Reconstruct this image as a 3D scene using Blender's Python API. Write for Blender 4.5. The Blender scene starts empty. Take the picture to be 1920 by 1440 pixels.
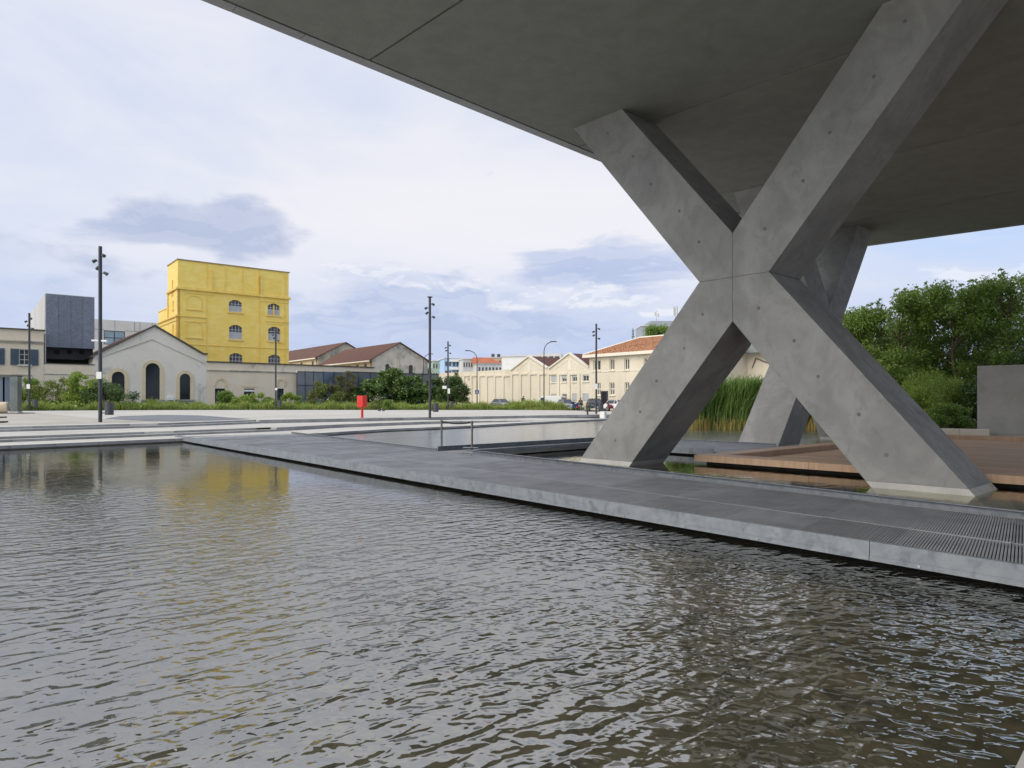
import bpy, bmesh, math, random
import numpy as np
from mathutils import Vector, Matrix
from mathutils.geometry import tessellate_polygon

R = math.radians
C = bpy.context.scene.collection
sc = bpy.context.scene
rnd = random.Random(7)
nrg = np.random.default_rng(11)

# ------------------------------------------------------------------ camera
EYE = 1.79; FPX = 1280.0; CX = 960.0; HZ = 754.0
cam = bpy.data.cameras.new('camera'); camo = bpy.data.objects.new('camera', cam); C.objects.link(camo)
cam.sensor_width = 36; cam.lens = 24.0; cam.shift_y = (HZ - 720) / 1920.0
cam.clip_start = 0.1; cam.clip_end = 6000
camo.location = (0, 0, EYE); camo.rotation_euler = (R(90), 0, 0)
sc.camera = camo

# ------------------------------------------------------------------ view
sc.view_settings.view_transform = 'Standard'
sc.view_settings.look = 'None'
sc.view_settings.gamma = 1.0
sc.view_settings.use_curve_mapping = False
sc.view_settings.exposure = 0.45
sc.cycles.max_bounces = 8; sc.cycles.diffuse_bounces = 4; sc.cycles.glossy_bounces = 4
sc.cycles.transparent_max_bounces = 12
sc.cycles.caustics_reflective = True; sc.cycles.caustics_refractive = False

SUN_EL, SUN_AZ = R(36), R(-128)          # azimuth measured from +Y (view axis) clockwise


# ------------------------------------------------------------------ node helper
class NT:
    def __init__(s, tree): s.t = tree; s.n = tree.nodes; s.l = tree.links
    def put(s, v, sock):
        if v is None: return
        if isinstance(v, bpy.types.NodeSocket): s.l.new(v, sock)
        else: sock.default_value = v
    def new(s, kind, **kw):
        n = s.n.new(kind)
        for k, v in kw.items(): setattr(n, k, v)
        return n
    def math(s, op, a, b=None, c=None, clamp=False):
        n = s.new('ShaderNodeMath', operation=op, use_clamp=clamp)
        s.put(a, n.inputs[0])
        if b is not None: s.put(b, n.inputs[1])
        if c is not None: s.put(c, n.inputs[2])
        return n.outputs[0]
    def mix(s, f, a, b, blend='MIX'):
        n = s.new('ShaderNodeMix', data_type='RGBA', blend_type=blend)
        s.put(f, n.inputs[0]); s.put(a, n.inputs[6]); s.put(b, n.inputs[7])
        return n.outputs[2]
    def noise(s, vec, scale, detail=4, rough=0.55, dist=0.0):
        n = s.new('ShaderNodeTexNoise')
        if vec is not None: s.put(vec, n.inputs['Vector'])
        n.inputs['Scale'].default_value = scale; n.inputs['Detail'].default_value = detail
        n.inputs['Roughness'].default_value = rough; n.inputs['Distortion'].default_value = dist
        return n.outputs['Fac']
    def ramp(s, f, lo, hi, a=0.0, b=1.0, smooth=True):
        n = s.new('ShaderNodeMapRange')
        if smooth: n.interpolation_type = 'SMOOTHSTEP'
        s.put(f, n.inputs[0])
        n.inputs[1].default_value = lo; n.inputs[2].default_value = hi
        n.inputs[3].default_value = a; n.inputs[4].default_value = b
        return n.outputs[0]
    def map(s, vec, scale=(1, 1, 1), loc=(0, 0, 0), rot=(0, 0, 0)):
        n = s.new('ShaderNodeMapping'); s.put(vec, n.inputs[0])
        n.inputs[1].default_value = loc; n.inputs[2].default_value = rot; n.inputs[3].default_value = scale
        return n.outputs[0]
    def pos(s): return s.new('ShaderNodeNewGeometry').outputs['Position']
    def obj(s): return s.new('ShaderNodeTexCoord').outputs['Object']


def rgb(*c): return (c[0], c[1], c[2], 1.0)


# ------------------------------------------------------------------ world: evening overcast, cumulus low over the horizon
world = bpy.data.worlds.new('World'); sc.world = world; world.use_nodes = True
w = NT(world.node_tree); w.n.clear()
gen = w.new('ShaderNodeTexCoord').outputs['Generated']
sx = w.new('ShaderNodeSeparateXYZ'); w.l.new(gen, sx.inputs[0])
az = w.math('ARCTAN2', sx.outputs[0], sx.outputs[1])           # 0 ahead, + to the right
el = w.math('ARCSINE', sx.outputs[2])
eld = w.math('MULTIPLY', el, 57.2958); azd = w.math('MULTIPLY', az, 57.2958)
cb = w.new('ShaderNodeCombineXYZ'); w.l.new(az, cb.inputs[0]); w.l.new(el, cb.inputs[1])
uv = cb.outputs[0]
sky = w.new('ShaderNodeTexSky', sky_type='NISHITA', sun_disc=False)
sky.sun_elevation = SUN_EL; sky.sun_rotation = SUN_AZ
# high thin layer
hi_n = w.noise(w.map(gen, (1.0, 1.0, 2.6)), 2.2, 5, 0.55, 0.6)
hi_n2 = w.noise(w.map(gen, (1.6, 1.6, 5.0), (3.1, 1.7, 0.4)), 3.6, 6, 0.6, 0.4)
veil = w.mix(w.ramp(hi_n, 0.34, 0.68), rgb(0.680, 0.745, 0.905), rgb(0.855, 0.860, 0.935))
veil = w.mix(w.math('MULTIPLY', w.ramp(hi_n2, 0.45, 0.75), 0.35), veil, rgb(0.93, 0.92, 0.95))
# brighter band in the middle heights, ahead
def gauss(val, c0, sd):
    d = w.math('DIVIDE', w.math('SUBTRACT', val, c0), sd)
    return w.math('EXPONENT', w.math('MULTIPLY', w.math('MULTIPLY', d, d), -0.5))
glow = w.math('MULTIPLY', gauss(eld, 14.0, 5.0), gauss(azd, 3.0, 20.0))
veil = w.mix(w.math('MULTIPLY', glow, 0.85), veil, rgb(0.93, 0.91, 0.94))
# low blue grey
low = w.ramp(eld, 1.0, 13.5, 1.0, 0.0)
lown = w.noise(w.map(uv, (5.0, 19.0, 1)), 1.0, 6, 0.6, 0.4)
lowc = w.mix(w.ramp(lown, 0.35, 0.68), rgb(0.425, 0.530, 0.830), rgb(0.600, 0.670, 0.880))
veil = w.mix(w.math('MULTIPLY', low, 0.93), veil, lowc)
# cumulus field with lit tops
def cum(off, scl, seed):
    v = w.map(uv, scl, (seed, seed * 1.7 - off, 0))
    return w.noise(v, 1.0, 8, 0.58, 0.25)
def blob(a0, e0, sa, se):
    return w.math('MULTIPLY', gauss(azd, a0, sa), gauss(eld, e0, se))
def layer(col_in, n0, n1, field, thr, soft, dark, light, gain, opac):
    d = w.math('ADD', w.math('MULTIPLY', w.math('SUBTRACT', n0, 0.5), 1.7), field)
    m = w.ramp(d, thr, thr + soft)
    lit = w.ramp(w.math('SUBTRACT', n0, n1), -0.02, 0.05)
    edge = w.ramp(d, thr + soft * 0.6, thr + soft * 2.6, 1.0, 0.0)
    lit = w.math('MULTIPLY', w.math('ADD', w.math('MULTIPLY', lit, 0.55), w.math('MULTIPLY', edge, 0.5)), gain, clamp=True)
    colr = w.mix(lit, dark, light)
    return w.mix(w.math('MULTIPLY', m, opac), col_in, colr)
def field(n0, blobs, gain, base):
    f = None
    for bl in blobs:
        b_ = blob(*bl[:4])
        if len(bl) > 4: b_ = w.math('MULTIPLY', b_, bl[4])
        f = b_ if f is None else w.math('ADD', f, b_)
    return w.math('SUBTRACT', w.math('MULTIPLY', f, gain), base)
A0, A1 = cum(0, (10.0, 23.0, 1), 2.3), cum(0.30, (10.0, 23.0, 1), 2.3)
f1 = field(A0, ((-27.3, 13.8, 2.6, 1.3), (-21.0, 14.0, 2.4, 1.5), (-24.5, 12.6, 4.6, 0.9, .8), (-31.5, 12.4, 2.6, 0.8, .6), (-35.0, 10.0, 4.0, 1.0, .6), (-29.0, 9.6, 5.0, .9, .55), (-20.5, 11.9, 3.0, .8, .6)), .62, .42)
c = layer(veil, A0, A1, f1, -0.14, 0.46, rgb(0.400, 0.475, 0.690), rgb(0.70, 0.73, 0.85), 0.45, 0.85)
B0, B1 = cum(0, (9.0, 27.0, 1), 5.9), cum(0.30, (9.0, 27.0, 1), 5.9)
f2 = field(B0, ((4.6, 11.5, 3.4, 1.2), (12.0, 11.2, 4.0, 1.5), (7.5, 10.4, 4.5, 1.0, .7), (-9.0, 9.7, 6.0, 1.2, .8), (-17, 7.8, 5.0, 1.3, .6), (1.0, 6.4, 11.0, 1.6, .8), (-6.0, 7.0, 6.0, 1.4, .6), (-34.0, 8.0, 6.0, 1.0, .5)), .58, .40)
c = layer(c, B0, B1, f2, -0.14, 0.40, rgb(0.400, 0.490, 0.745), rgb(0.70, 0.75, 0.89), 0.55, 0.85)
E0, E1 = cum(0, (13.0, 34.0, 1), 9.4), cum(0.30, (13.0, 34.0, 1), 9.4)
f3 = field(E0, ((-0.3, 8.9, 2.3, 0.8), (7.4, 8.7, 2.4, 0.9), (-8.5, 10.2, 3.6, 0.6, .8), (11.5, 7.6, 2.2, 0.7, .7), (36.0, 8.6, 4.0, .7, .8), (-14, 10.6, 3, .6, .6)), .72, .36)
c = layer(c, E0, E1, f3, -0.08, 0.30, rgb(0.58, 0.65, 0.84), rgb(0.88, 0.89, 0.95), 0.95, 0.9)
# clear blue patch toward the right
rightb = w.math('MULTIPLY', w.ramp(azd, 20.0, 33.0), w.ramp(eld, 6.0, 13.0))
cl_n = w.noise(w.map(uv, (4.0, 14.0, 1), (1.3, 0.2, 0)), 1.0, 6, 0.6, 0.5)
c = w.mix(w.math('MULTIPLY', rightb, w.ramp(cl_n, 0.40, 0.64, 0.9, 0.15)), c, rgb(0.500, 0.660, 0.960))
bg_s = w.new('ShaderNodeBackground'); w.l.new(sky.outputs[0], bg_s.inputs[0]); bg_s.inputs[1].default_value = 0.12
bg_c = w.new('ShaderNodeBackground'); w.l.new(c, bg_c.inputs[0]); w.l.new(w.ramp(eld, 28.0, 88.0, 0.74, 1.0), bg_c.inputs[1])   # overcast: a little brighter towards the zenith
ms = w.new('ShaderNodeMixShader'); ms.inputs[0].default_value = 0.94
w.l.new(bg_s.outputs[0], ms.inputs[1]); w.l.new(bg_c.outputs[0], ms.inputs[2])
wo = w.new('ShaderNodeOutputWorld'); w.l.new(ms.outputs[0], wo.inputs[0])

sun = bpy.data.lights.new('sun', 'SUN'); suno = bpy.data.objects.new('sun', sun); C.objects.link(suno)
sun.energy = 2.0; sun.angle = R(60); sun.color = (1.0, 0.93, 0.80)
sd = Vector((math.sin(SUN_AZ) * math.cos(SUN_EL), math.cos(SUN_AZ) * math.cos(SUN_EL), math.sin(SUN_EL)))
suno.rotation_euler = sd.to_track_quat('Z', 'Y').to_euler()
suno.location = sd * 200


# ------------------------------------------------------------------ materials
MATS = {}
def principled(name, col, rough=0.7, metal=0.0, spec=0.4):
    m = bpy.data.materials.new(name); m.use_nodes = True
    t = NT(m.node_tree); b = m.node_tree.nodes['Principled BSDF']
    b.inputs['Base Color'].default_value = rgb(*col); b.inputs['Roughness'].default_value = rough
    b.inputs['Metallic'].default_value = metal; b.inputs['Specular IOR Level'].default_value = spec
    MATS[name] = m
    return m, t, b

def bump(t, b, h, strength, dist=0.02, normal=None):
    n = t.new('ShaderNodeBump'); n.inputs['Strength'].default_value = strength; n.inputs['Distance'].default_value = dist
    t.put(h, n.inputs['Height']); t.l.new(n.outputs[0], b.inputs['Normal'])
    return n

def mottled(name, c1, c2, scale=1.0, rough=0.8, metal=0.0, fine=30.0, bstr=0.15, lo=0.35, hi=0.65, stretch=(1, 1, 1), coords='pos', c3=None, s3=0.3, lo3=0.55, hi3=0.75, spec=0.4, bdist=0.01, rvar=0.0):
    m, t, b = principled(name, c1, rough, metal, spec)
    p = t.pos() if coords == 'pos' else t.obj()
    pm = t.map(p, stretch)
    n = t.noise(pm, scale, 8, 0.62, 0.3)
    col = t.mix(t.ramp(n, lo, hi), rgb(*c1), rgb(*c2))
    if c3 is not None:
        n3 = t.noise(t.map(p, stretch, (7.3, 2.1, 4.4)), s3, 6, 0.65, 0.8)
        col = t.mix(t.ramp(n3, lo3, hi3), col, rgb(*c3))
    f = t.noise(p, fine, 4, 0.6)
    col = t.mix(t.ramp(f, 0.3, 0.7, 0.0, 0.25), col, rgb(*[v * 0.72 for v in c1]))
    t.l.new(col, b.inputs['Base Color'])
    if rvar: t.l.new(t.ramp(n, lo, hi, rough - rvar, rough + rvar), b.inputs['Roughness'])
    if bstr: bump(t, b, t.math('ADD', f, t.math('MULTIPLY', n, 0.5)), bstr, bdist)
    return m

# concrete of the crossed columns: cloudy, with darker drifts and pores
m, t, b = principled('concrete', (0.3, 0.3, 0.3), 0.72)
p = t.pos()
n1 = t.noise(p, 0.9, 9, 0.62, 0.9); n2 = t.noise(t.map(p, (1, 1, 0.6), (5, 3, 1)), 3.2, 8, 0.66, 1.2); n3 = t.noise(p, 60, 3, 0.6)
col = t.mix(t.ramp(n1, 0.34, 0.68), rgb(0.255, 0.257, 0.247), rgb(0.345, 0.346, 0.333))
col = t.mix(t.ramp(n2, 0.50, 0.76, 0, 0.42), col, rgb(0.175, 0.180, 0.176))
col = t.mix(t.ramp(t.noise(p, 22, 5, 0.7), 0.60, 0.72, 0, 0.4), col, rgb(0.42, 0.418, 0.402))
col = t.mix(t.ramp(n3, 0.35, 0.75, 0, 0.25), col, rgb(0.2, 0.2, 0.2))
t.l.new(col, b.inputs['Base Color']); t.l.new(t.ramp(n2, 0.3, 0.7, 0.5, 0.85), b.inputs['Roughness'])
bump(t, b, t.math('ADD', n3, t.math('MULTIPLY', n2, 1.5)), 0.18, 0.01)

mottled('concrete_foot', (0.50, 0.50, 0.47), (0.60, 0.59, 0.55), 1.5, 0.75, c3=(0.36, 0.34, 0.27), s3=2.0)
mottled('tie_hole_dark', (0.15, 0.15, 0.148), (0.20, 0.20, 0.195), 6.0, 0.9)
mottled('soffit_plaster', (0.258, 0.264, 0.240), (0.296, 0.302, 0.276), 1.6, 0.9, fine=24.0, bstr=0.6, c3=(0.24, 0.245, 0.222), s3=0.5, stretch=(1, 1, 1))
mottled('wall_concrete', (0.46, 0.46, 0.42), (0.54, 0.54, 0.495), 1.2, 0.85, fine=40.0, bstr=0.3, c3=(0.40, 0.40, 0.36), s3=0.6)
mottled('tower_coping', (0.30, 0.215, 0.11), (0.38, 0.28, 0.15), 1.0, 0.7)
mottled('edge_metal', (0.36, 0.365, 0.37), (0.42, 0.425, 0.43), 0.8, 0.5, 0.3, bstr=0.03)
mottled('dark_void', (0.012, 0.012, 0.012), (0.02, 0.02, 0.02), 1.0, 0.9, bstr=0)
mottled('plaza_stone', (0.500, 0.475, 0.420), (0.585, 0.560, 0.500), 0.25, 0.85, fine=9.0, bstr=0.1, c3=(0.45, 0.415, 0.35), s3=0.12)
_m = MATS['plaza_stone']; _t = NT(_m.node_tree); _b = _m.node_tree.nodes['Principled BSDF']
_src = _b.inputs['Base Color'].links[0].from_socket
_br = _t.new('ShaderNodeTexBrick'); _t.l.new(_t.map(_t.pos(), rot=(0, 0, R(-44))), _br.inputs['Vector'])
_br.inputs['Scale'].default_value = 1.0; _br.inputs['Brick Width'].default_value = 2.4; _br.inputs['Row Height'].default_value = 1.2; _br.inputs['Mortar Size'].default_value = 0.02
_br.inputs['Color1'].default_value = rgb(0, 0, 0); _br.inputs['Color2'].default_value = rgb(1, 1, 1)
_c = _t.mix(_t.math('MULTIPLY', _br.outputs['Fac'], 0.5), _t.mix(_t.math('MULTIPLY', _br.outputs['Color'], 0.16), _src, rgb(0.36, 0.34, 0.30)), rgb(0.24, 0.225, 0.20))
_c = _t.mix(_t.ramp(_t.noise(_t.pos(), 0.45, 8, 0.7, 1.0), 0.56, 0.74, 0, 0.35), _c, rgb(0.34, 0.32, 0.28))
_t.l.new(_c, _b.inputs['Base Color'])
mottled('plaza_warm', (0.40, 0.37, 0.31), (0.48, 0.45, 0.385), 0.6, 0.85, fine=7.0, bstr=0.1)
mottled('step_top', (0.58, 0.56, 0.50), (0.66, 0.645, 0.59), 0.5, 0.8, fine=12.0, c3=(0.42, 0.40, 0.36), s3=0.7)
mottled('step_side', (0.290, 0.290, 0.290), (0.380, 0.380, 0.375), 1.2, 0.75, fine=25.0, c3=(0.22, 0.215, 0.205), s3=1.1)  # step stone darkened for the shaded riser sides
mottled('asphalt', (0.165, 0.175, 0.190), (0.205, 0.215, 0.230), 0.8, 0.85, fine=30.0)
mottled('road_asphalt', (0.16, 0.16, 0.155), (0.21, 0.205, 0.20), 0.5, 0.9, fine=30.0)
mottled('galvanised', (0.205, 0.228, 0.255), (0.260, 0.283, 0.310), 7.0, 0.55, 0.20, fine=55.0, bstr=0.05, c3=(0.15, 0.17, 0.195), s3=5.0, lo3=0.48, hi3=0.68, rvar=0.1)
mottled('grating_steel', (0.280, 0.290, 0.310), (0.370, 0.380, 0.400), 1.5, 0.55, 0.35, fine=30.0, bstr=0.03)
mottled('shadow_gap_block', (0.02, 0.02, 0.02), (0.035, 0.035, 0.035), 2.0, 0.9, bstr=0)  # near black, puts shade into the gap under the decks
mottled('pool_concrete', (0.34, 0.335, 0.31), (0.43, 0.42, 0.39), 0.9, 0.8, c3=(0.2, 0.19, 0.15), s3=1.6)
mottled('white_paint', (0.78, 0.78, 0.76), (0.82, 0.82, 0.80), 1.0, 0.5)
mottled('lamp_steel', (0.050, 0.054, 0.064), (0.065, 0.068, 0.078), 1.5, 0.5, 0.3, bstr=0.02)
mottled('bin_steel', (0.060, 0.066, 0.080), (0.085, 0.09, 0.105), 3.0, 0.55, 0.2, bstr=0.02)
mottled('red_paint', (0.62, 0.028, 0.022), (0.70, 0.04, 0.03), 1.5, 0.4, bstr=0.02)
mottled('old_plaster', (0.735, 0.625, 0.470), (0.795, 0.695, 0.550), 0.35, 0.9, fine=6.0, c3=(0.35, 0.325, 0.28), s3=0.22, lo3=0.60, hi3=0.74)
mottled('gable_plaster', (0.740, 0.685, 0.585), (0.790, 0.740, 0.650), 0.3, 0.9, fine=6.0, c3=(0.42, 0.40, 0.365), s3=0.28, lo3=0.54, hi3=0.70)
mottled('hall_plaster', (0.54, 0.49, 0.395), (0.66, 0.61, 0.51), 0.35, 0.9, fine=6.0, c3=(0.31, 0.30, 0.265), s3=0.3, lo3=0.46, hi3=0.62)
mottled('ochre_trim', (0.70, 0.57, 0.37), (0.76, 0.64, 0.44), 0.6, 0.85, c3=(0.5, 0.43, 0.31), s3=0.5)
mottled('yellow_plaster', (0.66, 0.52, 0.28), (0.72, 0.60, 0.38), 0.6, 0.9)
mottled('cream_wall', (0.680, 0.615, 0.490), (0.745, 0.685, 0.565), 0.5, 0.88, fine=5.0, c3=(0.58, 0.52, 0.41), s3=0.5, lo3=0.54, hi3=0.78, stretch=(1, 1, 0.22))
mottled('cream_trim', (0.76, 0.71, 0.60), (0.80, 0.76, 0.66), 0.5, 0.85)
mottled('dark_coping', (0.075, 0.065, 0.06), (0.11, 0.095, 0.085), 1.0, 0.8)
mottled('grey_metal_cladding', (0.50, 0.50, 0.47), (0.56, 0.555, 0.53), 0.3, 0.6, 0.2)
mottled('white_cladding', (0.60, 0.59, 0.56), (0.67, 0.66, 0.635), 0.2, 0.7)
mottled('dark_metal', (0.035, 0.037, 0.040), (0.055, 0.057, 0.06), 1.0, 0.6, 0.3)
mottled('shutter_blue', (0.075, 0.105, 0.145), (0.10, 0.13, 0.17), 1.5, 0.7)
mottled('window_bars', (0.50, 0.52, 0.53), (0.58, 0.60, 0.61), 1.5, 0.6)
mottled('frosted_pane', (0.42, 0.45, 0.47), (0.48, 0.51, 0.53), 1.5, 0.5)
mottled('mirror_post', (0.16, 0.18, 0.165), (0.22, 0.24, 0.225), 0.8, 0.22, 0.8, bstr=0)
mottled('bark', (0.10, 0.075, 0.05), (0.15, 0.12, 0.085), 4.0, 0.9, fine=20.0, bstr=0.5)
mottled('soil', (0.075, 0.065, 0.035), (0.11, 0.095, 0.05), 0.9, 0.95, c3=(0.06, 0.085, 0.025), s3=0.6, lo3=0.42, hi3=0.6)
mottled('tyre', (0.02, 0.02, 0.02), (0.03, 0.03, 0.03), 5, 0.9)
mottled('chrome', (0.5, 0.5, 0.5), (0.6, 0.6, 0.6), 5, 0.3, 0.8, bstr=0)
mottled('skin', (0.42, 0.26, 0.19), (0.46, 0.29, 0.21), 5, 0.6)
mottled('dark_cloth', (0.03, 0.032, 0.038), (0.045, 0.046, 0.055), 8, 0.9)
mottled('jeans', (0.045, 0.06, 0.10), (0.06, 0.08, 0.13), 8, 0.9)
mottled('brown_cloth', (0.12, 0.085, 0.075), (0.15, 0.11, 0.095), 8, 0.9)
mottled('strap_black', (0.02, 0.02, 0.022), (0.03, 0.03, 0.032), 8, 0.8)
mottled('barrier_post', (0.15, 0.145, 0.14), (0.20, 0.19, 0.18), 4, 0.5, 0.4)
mottled('feather', (0.03, 0.032, 0.036), (0.10, 0.10, 0.11), 14, 0.7)
mottled('antenna', (0.45, 0.43, 0.40), (0.55, 0.53, 0.5), 2, 0.6)
mottled('blue_sign', (0.02, 0.12, 0.42), (0.03, 0.14, 0.46), 3, 0.5, bstr=0)
mottled('screen_black', (0.012, 0.012, 0.013), (0.016, 0.016, 0.018), 3, 0.25, bstr=0)

def glass(name, col, rough=0.08, spec=0.8):
    m, t, b = principled(name, col, rough, 0.0, spec)
    n = t.noise(t.pos(), 0.35, 3)
    t.l.new(t.mix(t.ramp(n, 0.3, 0.7), rgb(*col), rgb(*[v * 1.5 for v in col])), b.inputs['Base Color'])
    return m
glass('dark_glass', (0.016, 0.020, 0.022), 0.10, 0.5)
glass('car_glass', (0.02, 0.024, 0.028), 0.06, 0.9)
glass('window_glass', (0.055, 0.060, 0.062), 0.15, 0.4)
glass('sky_glass', (0.16, 0.26, 0.36), 0.05, 0.9)
mm = mottled('fence_glass', (0.090, 0.120, 0.160), (0.115, 0.145, 0.185), 0.15, 0.12, 0.15, bstr=0, spec=0.6)
mottled('gate_steel', (0.20, 0.225, 0.245), (0.26, 0.285, 0.305), 0.4, 0.4, 0.5, bstr=0)

# gold leaf over brickwork
m, t, b = principled('gold_leaf', (0.8, 0.6, 0.15), 0.45, 0.30, 0.15)
p = t.obj()
n = t.noise(t.map(p, (0.5, 0.5, 0.9)), 1.2, 7, 0.65, 0.5); n2 = t.noise(p, 0.28, 5, 0.6, 0.5)
col = t.mix(t.ramp(n, 0.35, 0.68), rgb(0.950, 0.690, 0.150), rgb(0.985, 0.780, 0.245))
col = t.mix(t.ramp(n2, 0.55, 0.78, 0, 0.45), col, rgb(0.80, 0.56, 0.08))
br = t.new('ShaderNodeTexBrick'); t.l.new(t.map(p, (1, 1, 1), (0, 0, 0), (R(90), 0, 0)), br.inputs['Vector'])
br.inputs['Scale'].default_value = 1.0; br.inputs['Brick Width'].default_value = 0.5; br.inputs['Row Height'].default_value = 0.16
br.inputs['Mortar Size'].default_value = 0.012
col = t.mix(t.math('MULTIPLY', br.outputs['Fac'], 0.18), col, rgb(0.55, 0.38, 0.08))
t.l.new(col, b.inputs['Base Color']); bump(t, b, t.math('ADD', t.math('MULTIPLY', n, 0.8), t.math('MULTIPLY', br.outputs['Fac'], -0.3)), 0.5, 0.03)
m, t, b = principled('gold_trim', (0.82, 0.58, 0.16), 0.42, 0.45, 0.5)
n = t.noise(t.obj(), 1.5, 5)
t.l.new(t.mix(t.ramp(n, 0.3, 0.7), rgb(0.83, 0.575, 0.11), rgb(0.93, 0.69, 0.19)), b.inputs['Base Color'])

# perforated grey mesh of the metal block
m, t, b = principled('metal_foam', (0.2, 0.22, 0.26), 0.5, 0.35)
n = t.noise(t.obj(), 2.6, 6, 0.75, 1.5); n2 = t.noise(t.map(t.obj(), (3, 1, 0.4)), 0.6, 3)
col = t.mix(t.ramp(n, 0.38, 0.62), rgb(0.150, 0.168, 0.205), rgb(0.225, 0.245, 0.29))
t.l.new(col, b.inputs['Base Color']); bump(t, b, n, 0.6, 0.06)

# tiled roofs
def roof_mat(name, c1, c2, c3, course=0.34):
    m, t, b = principled(name, c1, 0.9)
    p = t.obj()
    n = t.noise(p, 1.6, 6, 0.7); n2 = t.noise(t.map(p, (0.6, 2.4, 1)), 0.5, 6, 0.65, 0.6)
    col = t.mix(t.ramp(n, 0.35, 0.65), rgb(*c1), rgb(*c2))
    col = t.mix(t.ramp(n2, 0.5, 0.7, 0, 0.7), col, rgb(*c3))
    wv = t.new('ShaderNodeTexWave', wave_type='BANDS', bands_direction='X', wave_profile='SIN'); t.l.new(p, wv.inputs['Vector'])
    wv.inputs['Scale'].default_value = 1.2; wv.inputs['Distortion'].default_value = 0.4
    t.l.new(col, b.inputs['Base Color'])
    bump(t, b, t.math('ADD', wv.outputs['Fac'], n), 0.7, 0.05)
roof_mat('brown_tiles', (0.115, 0.055, 0.038), (0.145, 0.072, 0.050), (0.085, 0.043, 0.032))
roof_mat('dark_red_tiles', (0.105, 0.042, 0.036), (0.16, 0.068, 0.052), (0.07, 0.035, 0.034))
roof_mat('terracotta_tiles', (0.39, 0.190, 0.105), (0.50, 0.265, 0.155), (0.28, 0.135, 0.085))

# wooden decking
m, t, b = principled('deck_wood', (0.3, 0.17, 0.1), 0.62, 0, 0.3)
p = t.pos()
n = t.noise(t.map(p, (1.2, 12.0, 1), (0, 0, 0), (0, 0, R(46))), 1.2, 6, 0.65, 0.5); n2 = t.noise(p, 0.5, 4)
col = t.mix(t.ramp(n, 0.3, 0.7), rgb(0.440, 0.295, 0.195), rgb(0.58, 0.405, 0.275))
col = t.mix(t.ramp(n2, 0.4, 0.7, 0, 0.4), col, rgb(0.48, 0.335, 0.25))
t.l.new(col, b.inputs['Base Color']); bump(t, b, n, 0.2, 0.01)

# foliage: colour differs from leaf to leaf
def leafm(name, cols, rough=0.42, trans=0.25):
    m = bpy.data.materials.new(name); m.use_nodes = True; t = NT(m.node_tree); t.n.clear()
    g = t.new('ShaderNodeNewGeometry')
    cr = t.new('ShaderNodeValToRGB'); t.l.new(g.outputs['Random Per Island'], cr.inputs[0])
    e = cr.color_ramp.elements
    e[0].position = 0; e[0].color = rgb(*cols[0]); e[1].position = 1; e[1].color = rgb(*cols[-1])
    for i, cc in enumerate(cols[1:-1]):
        x = e.new((i + 1) / (len(cols) - 1)); x.color = rgb(*cc)
    big = t.noise(g.outputs['Position'], 0.7, 3)
    col = t.mix(t.ramp(big, 0.35, 0.65, 0, 0.45), cr.outputs[0], rgb(*cols[len(cols) // 2]))
    d = t.new('ShaderNodeBsdfPrincipled'); t.l.new(col, d.inputs['Base Color']); d.inputs['Roughness'].default_value = rough
    d.inputs['Specular IOR Level'].default_value = 0.6
    tr = t.new('ShaderNodeBsdfTranslucent'); t.l.new(t.mix(0.5, col, rgb(0.16, 0.22, 0.03)), tr.inputs[0])
    mx = t.new('ShaderNodeMixShader'); mx.inputs[0].default_value = trans
    t.l.new(d.outputs[0], mx.inputs[1]); t.l.new(tr.outputs[0], mx.inputs[2])
    o = t.new('ShaderNodeOutputMaterial'); t.l.new(mx.outputs[0], o.inputs[0])
    MATS[name] = m
leafm('leaf_tree', [(0.075, 0.145, 0.020), (0.145, 0.245, 0.036), (0.225, 0.345, 0.056), (0.32, 0.43, 0.095)], trans=0.38)
leafm('leaf_bright', [(0.19, 0.28, 0.038), (0.28, 0.39, 0.058), (0.38, 0.48, 0.10)], trans=0.35)
leafm('leaf_dark', [(0.032, 0.070, 0.017), (0.062, 0.118, 0.026), (0.11, 0.18, 0.04)])
leafm('leaf_fig', [(0.050, 0.105, 0.022), (0.095, 0.170, 0.034), (0.19, 0.29, 0.07)])
leafm('leaf_yellow', [(0.10, 0.13, 0.022), (0.17, 0.20, 0.035), (0.24, 0.26, 0.06)])
leafm('leaf_brown', [(0.085, 0.085, 0.035), (0.13, 0.12, 0.05), (0.17, 0.13, 0.065)])
leafm('grass_blade', [(0.13, 0.21, 0.030), (0.21, 0.31, 0.045), (0.29, 0.37, 0.070), (0.38, 0.37, 0.12), (0.23, 0.33, 0.05)], 0.6, 0.3)
leafm('reed_green', [(0.10, 0.20, 0.045), (0.18, 0.31, 0.07), (0.30, 0.43, 0.13)], 0.5, 0.4)
leafm('reed_straw', [(0.46, 0.30, 0.10), (0.60, 0.40, 0.14), (0.68, 0.49, 0.20), (0.38, 0.23, 0.08)], 0.7, 0.3)
leafm('petals', [(0.7, 0.7, 0.66), (0.75, 0.68, 0.6)], 0.7, 0.3)

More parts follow.
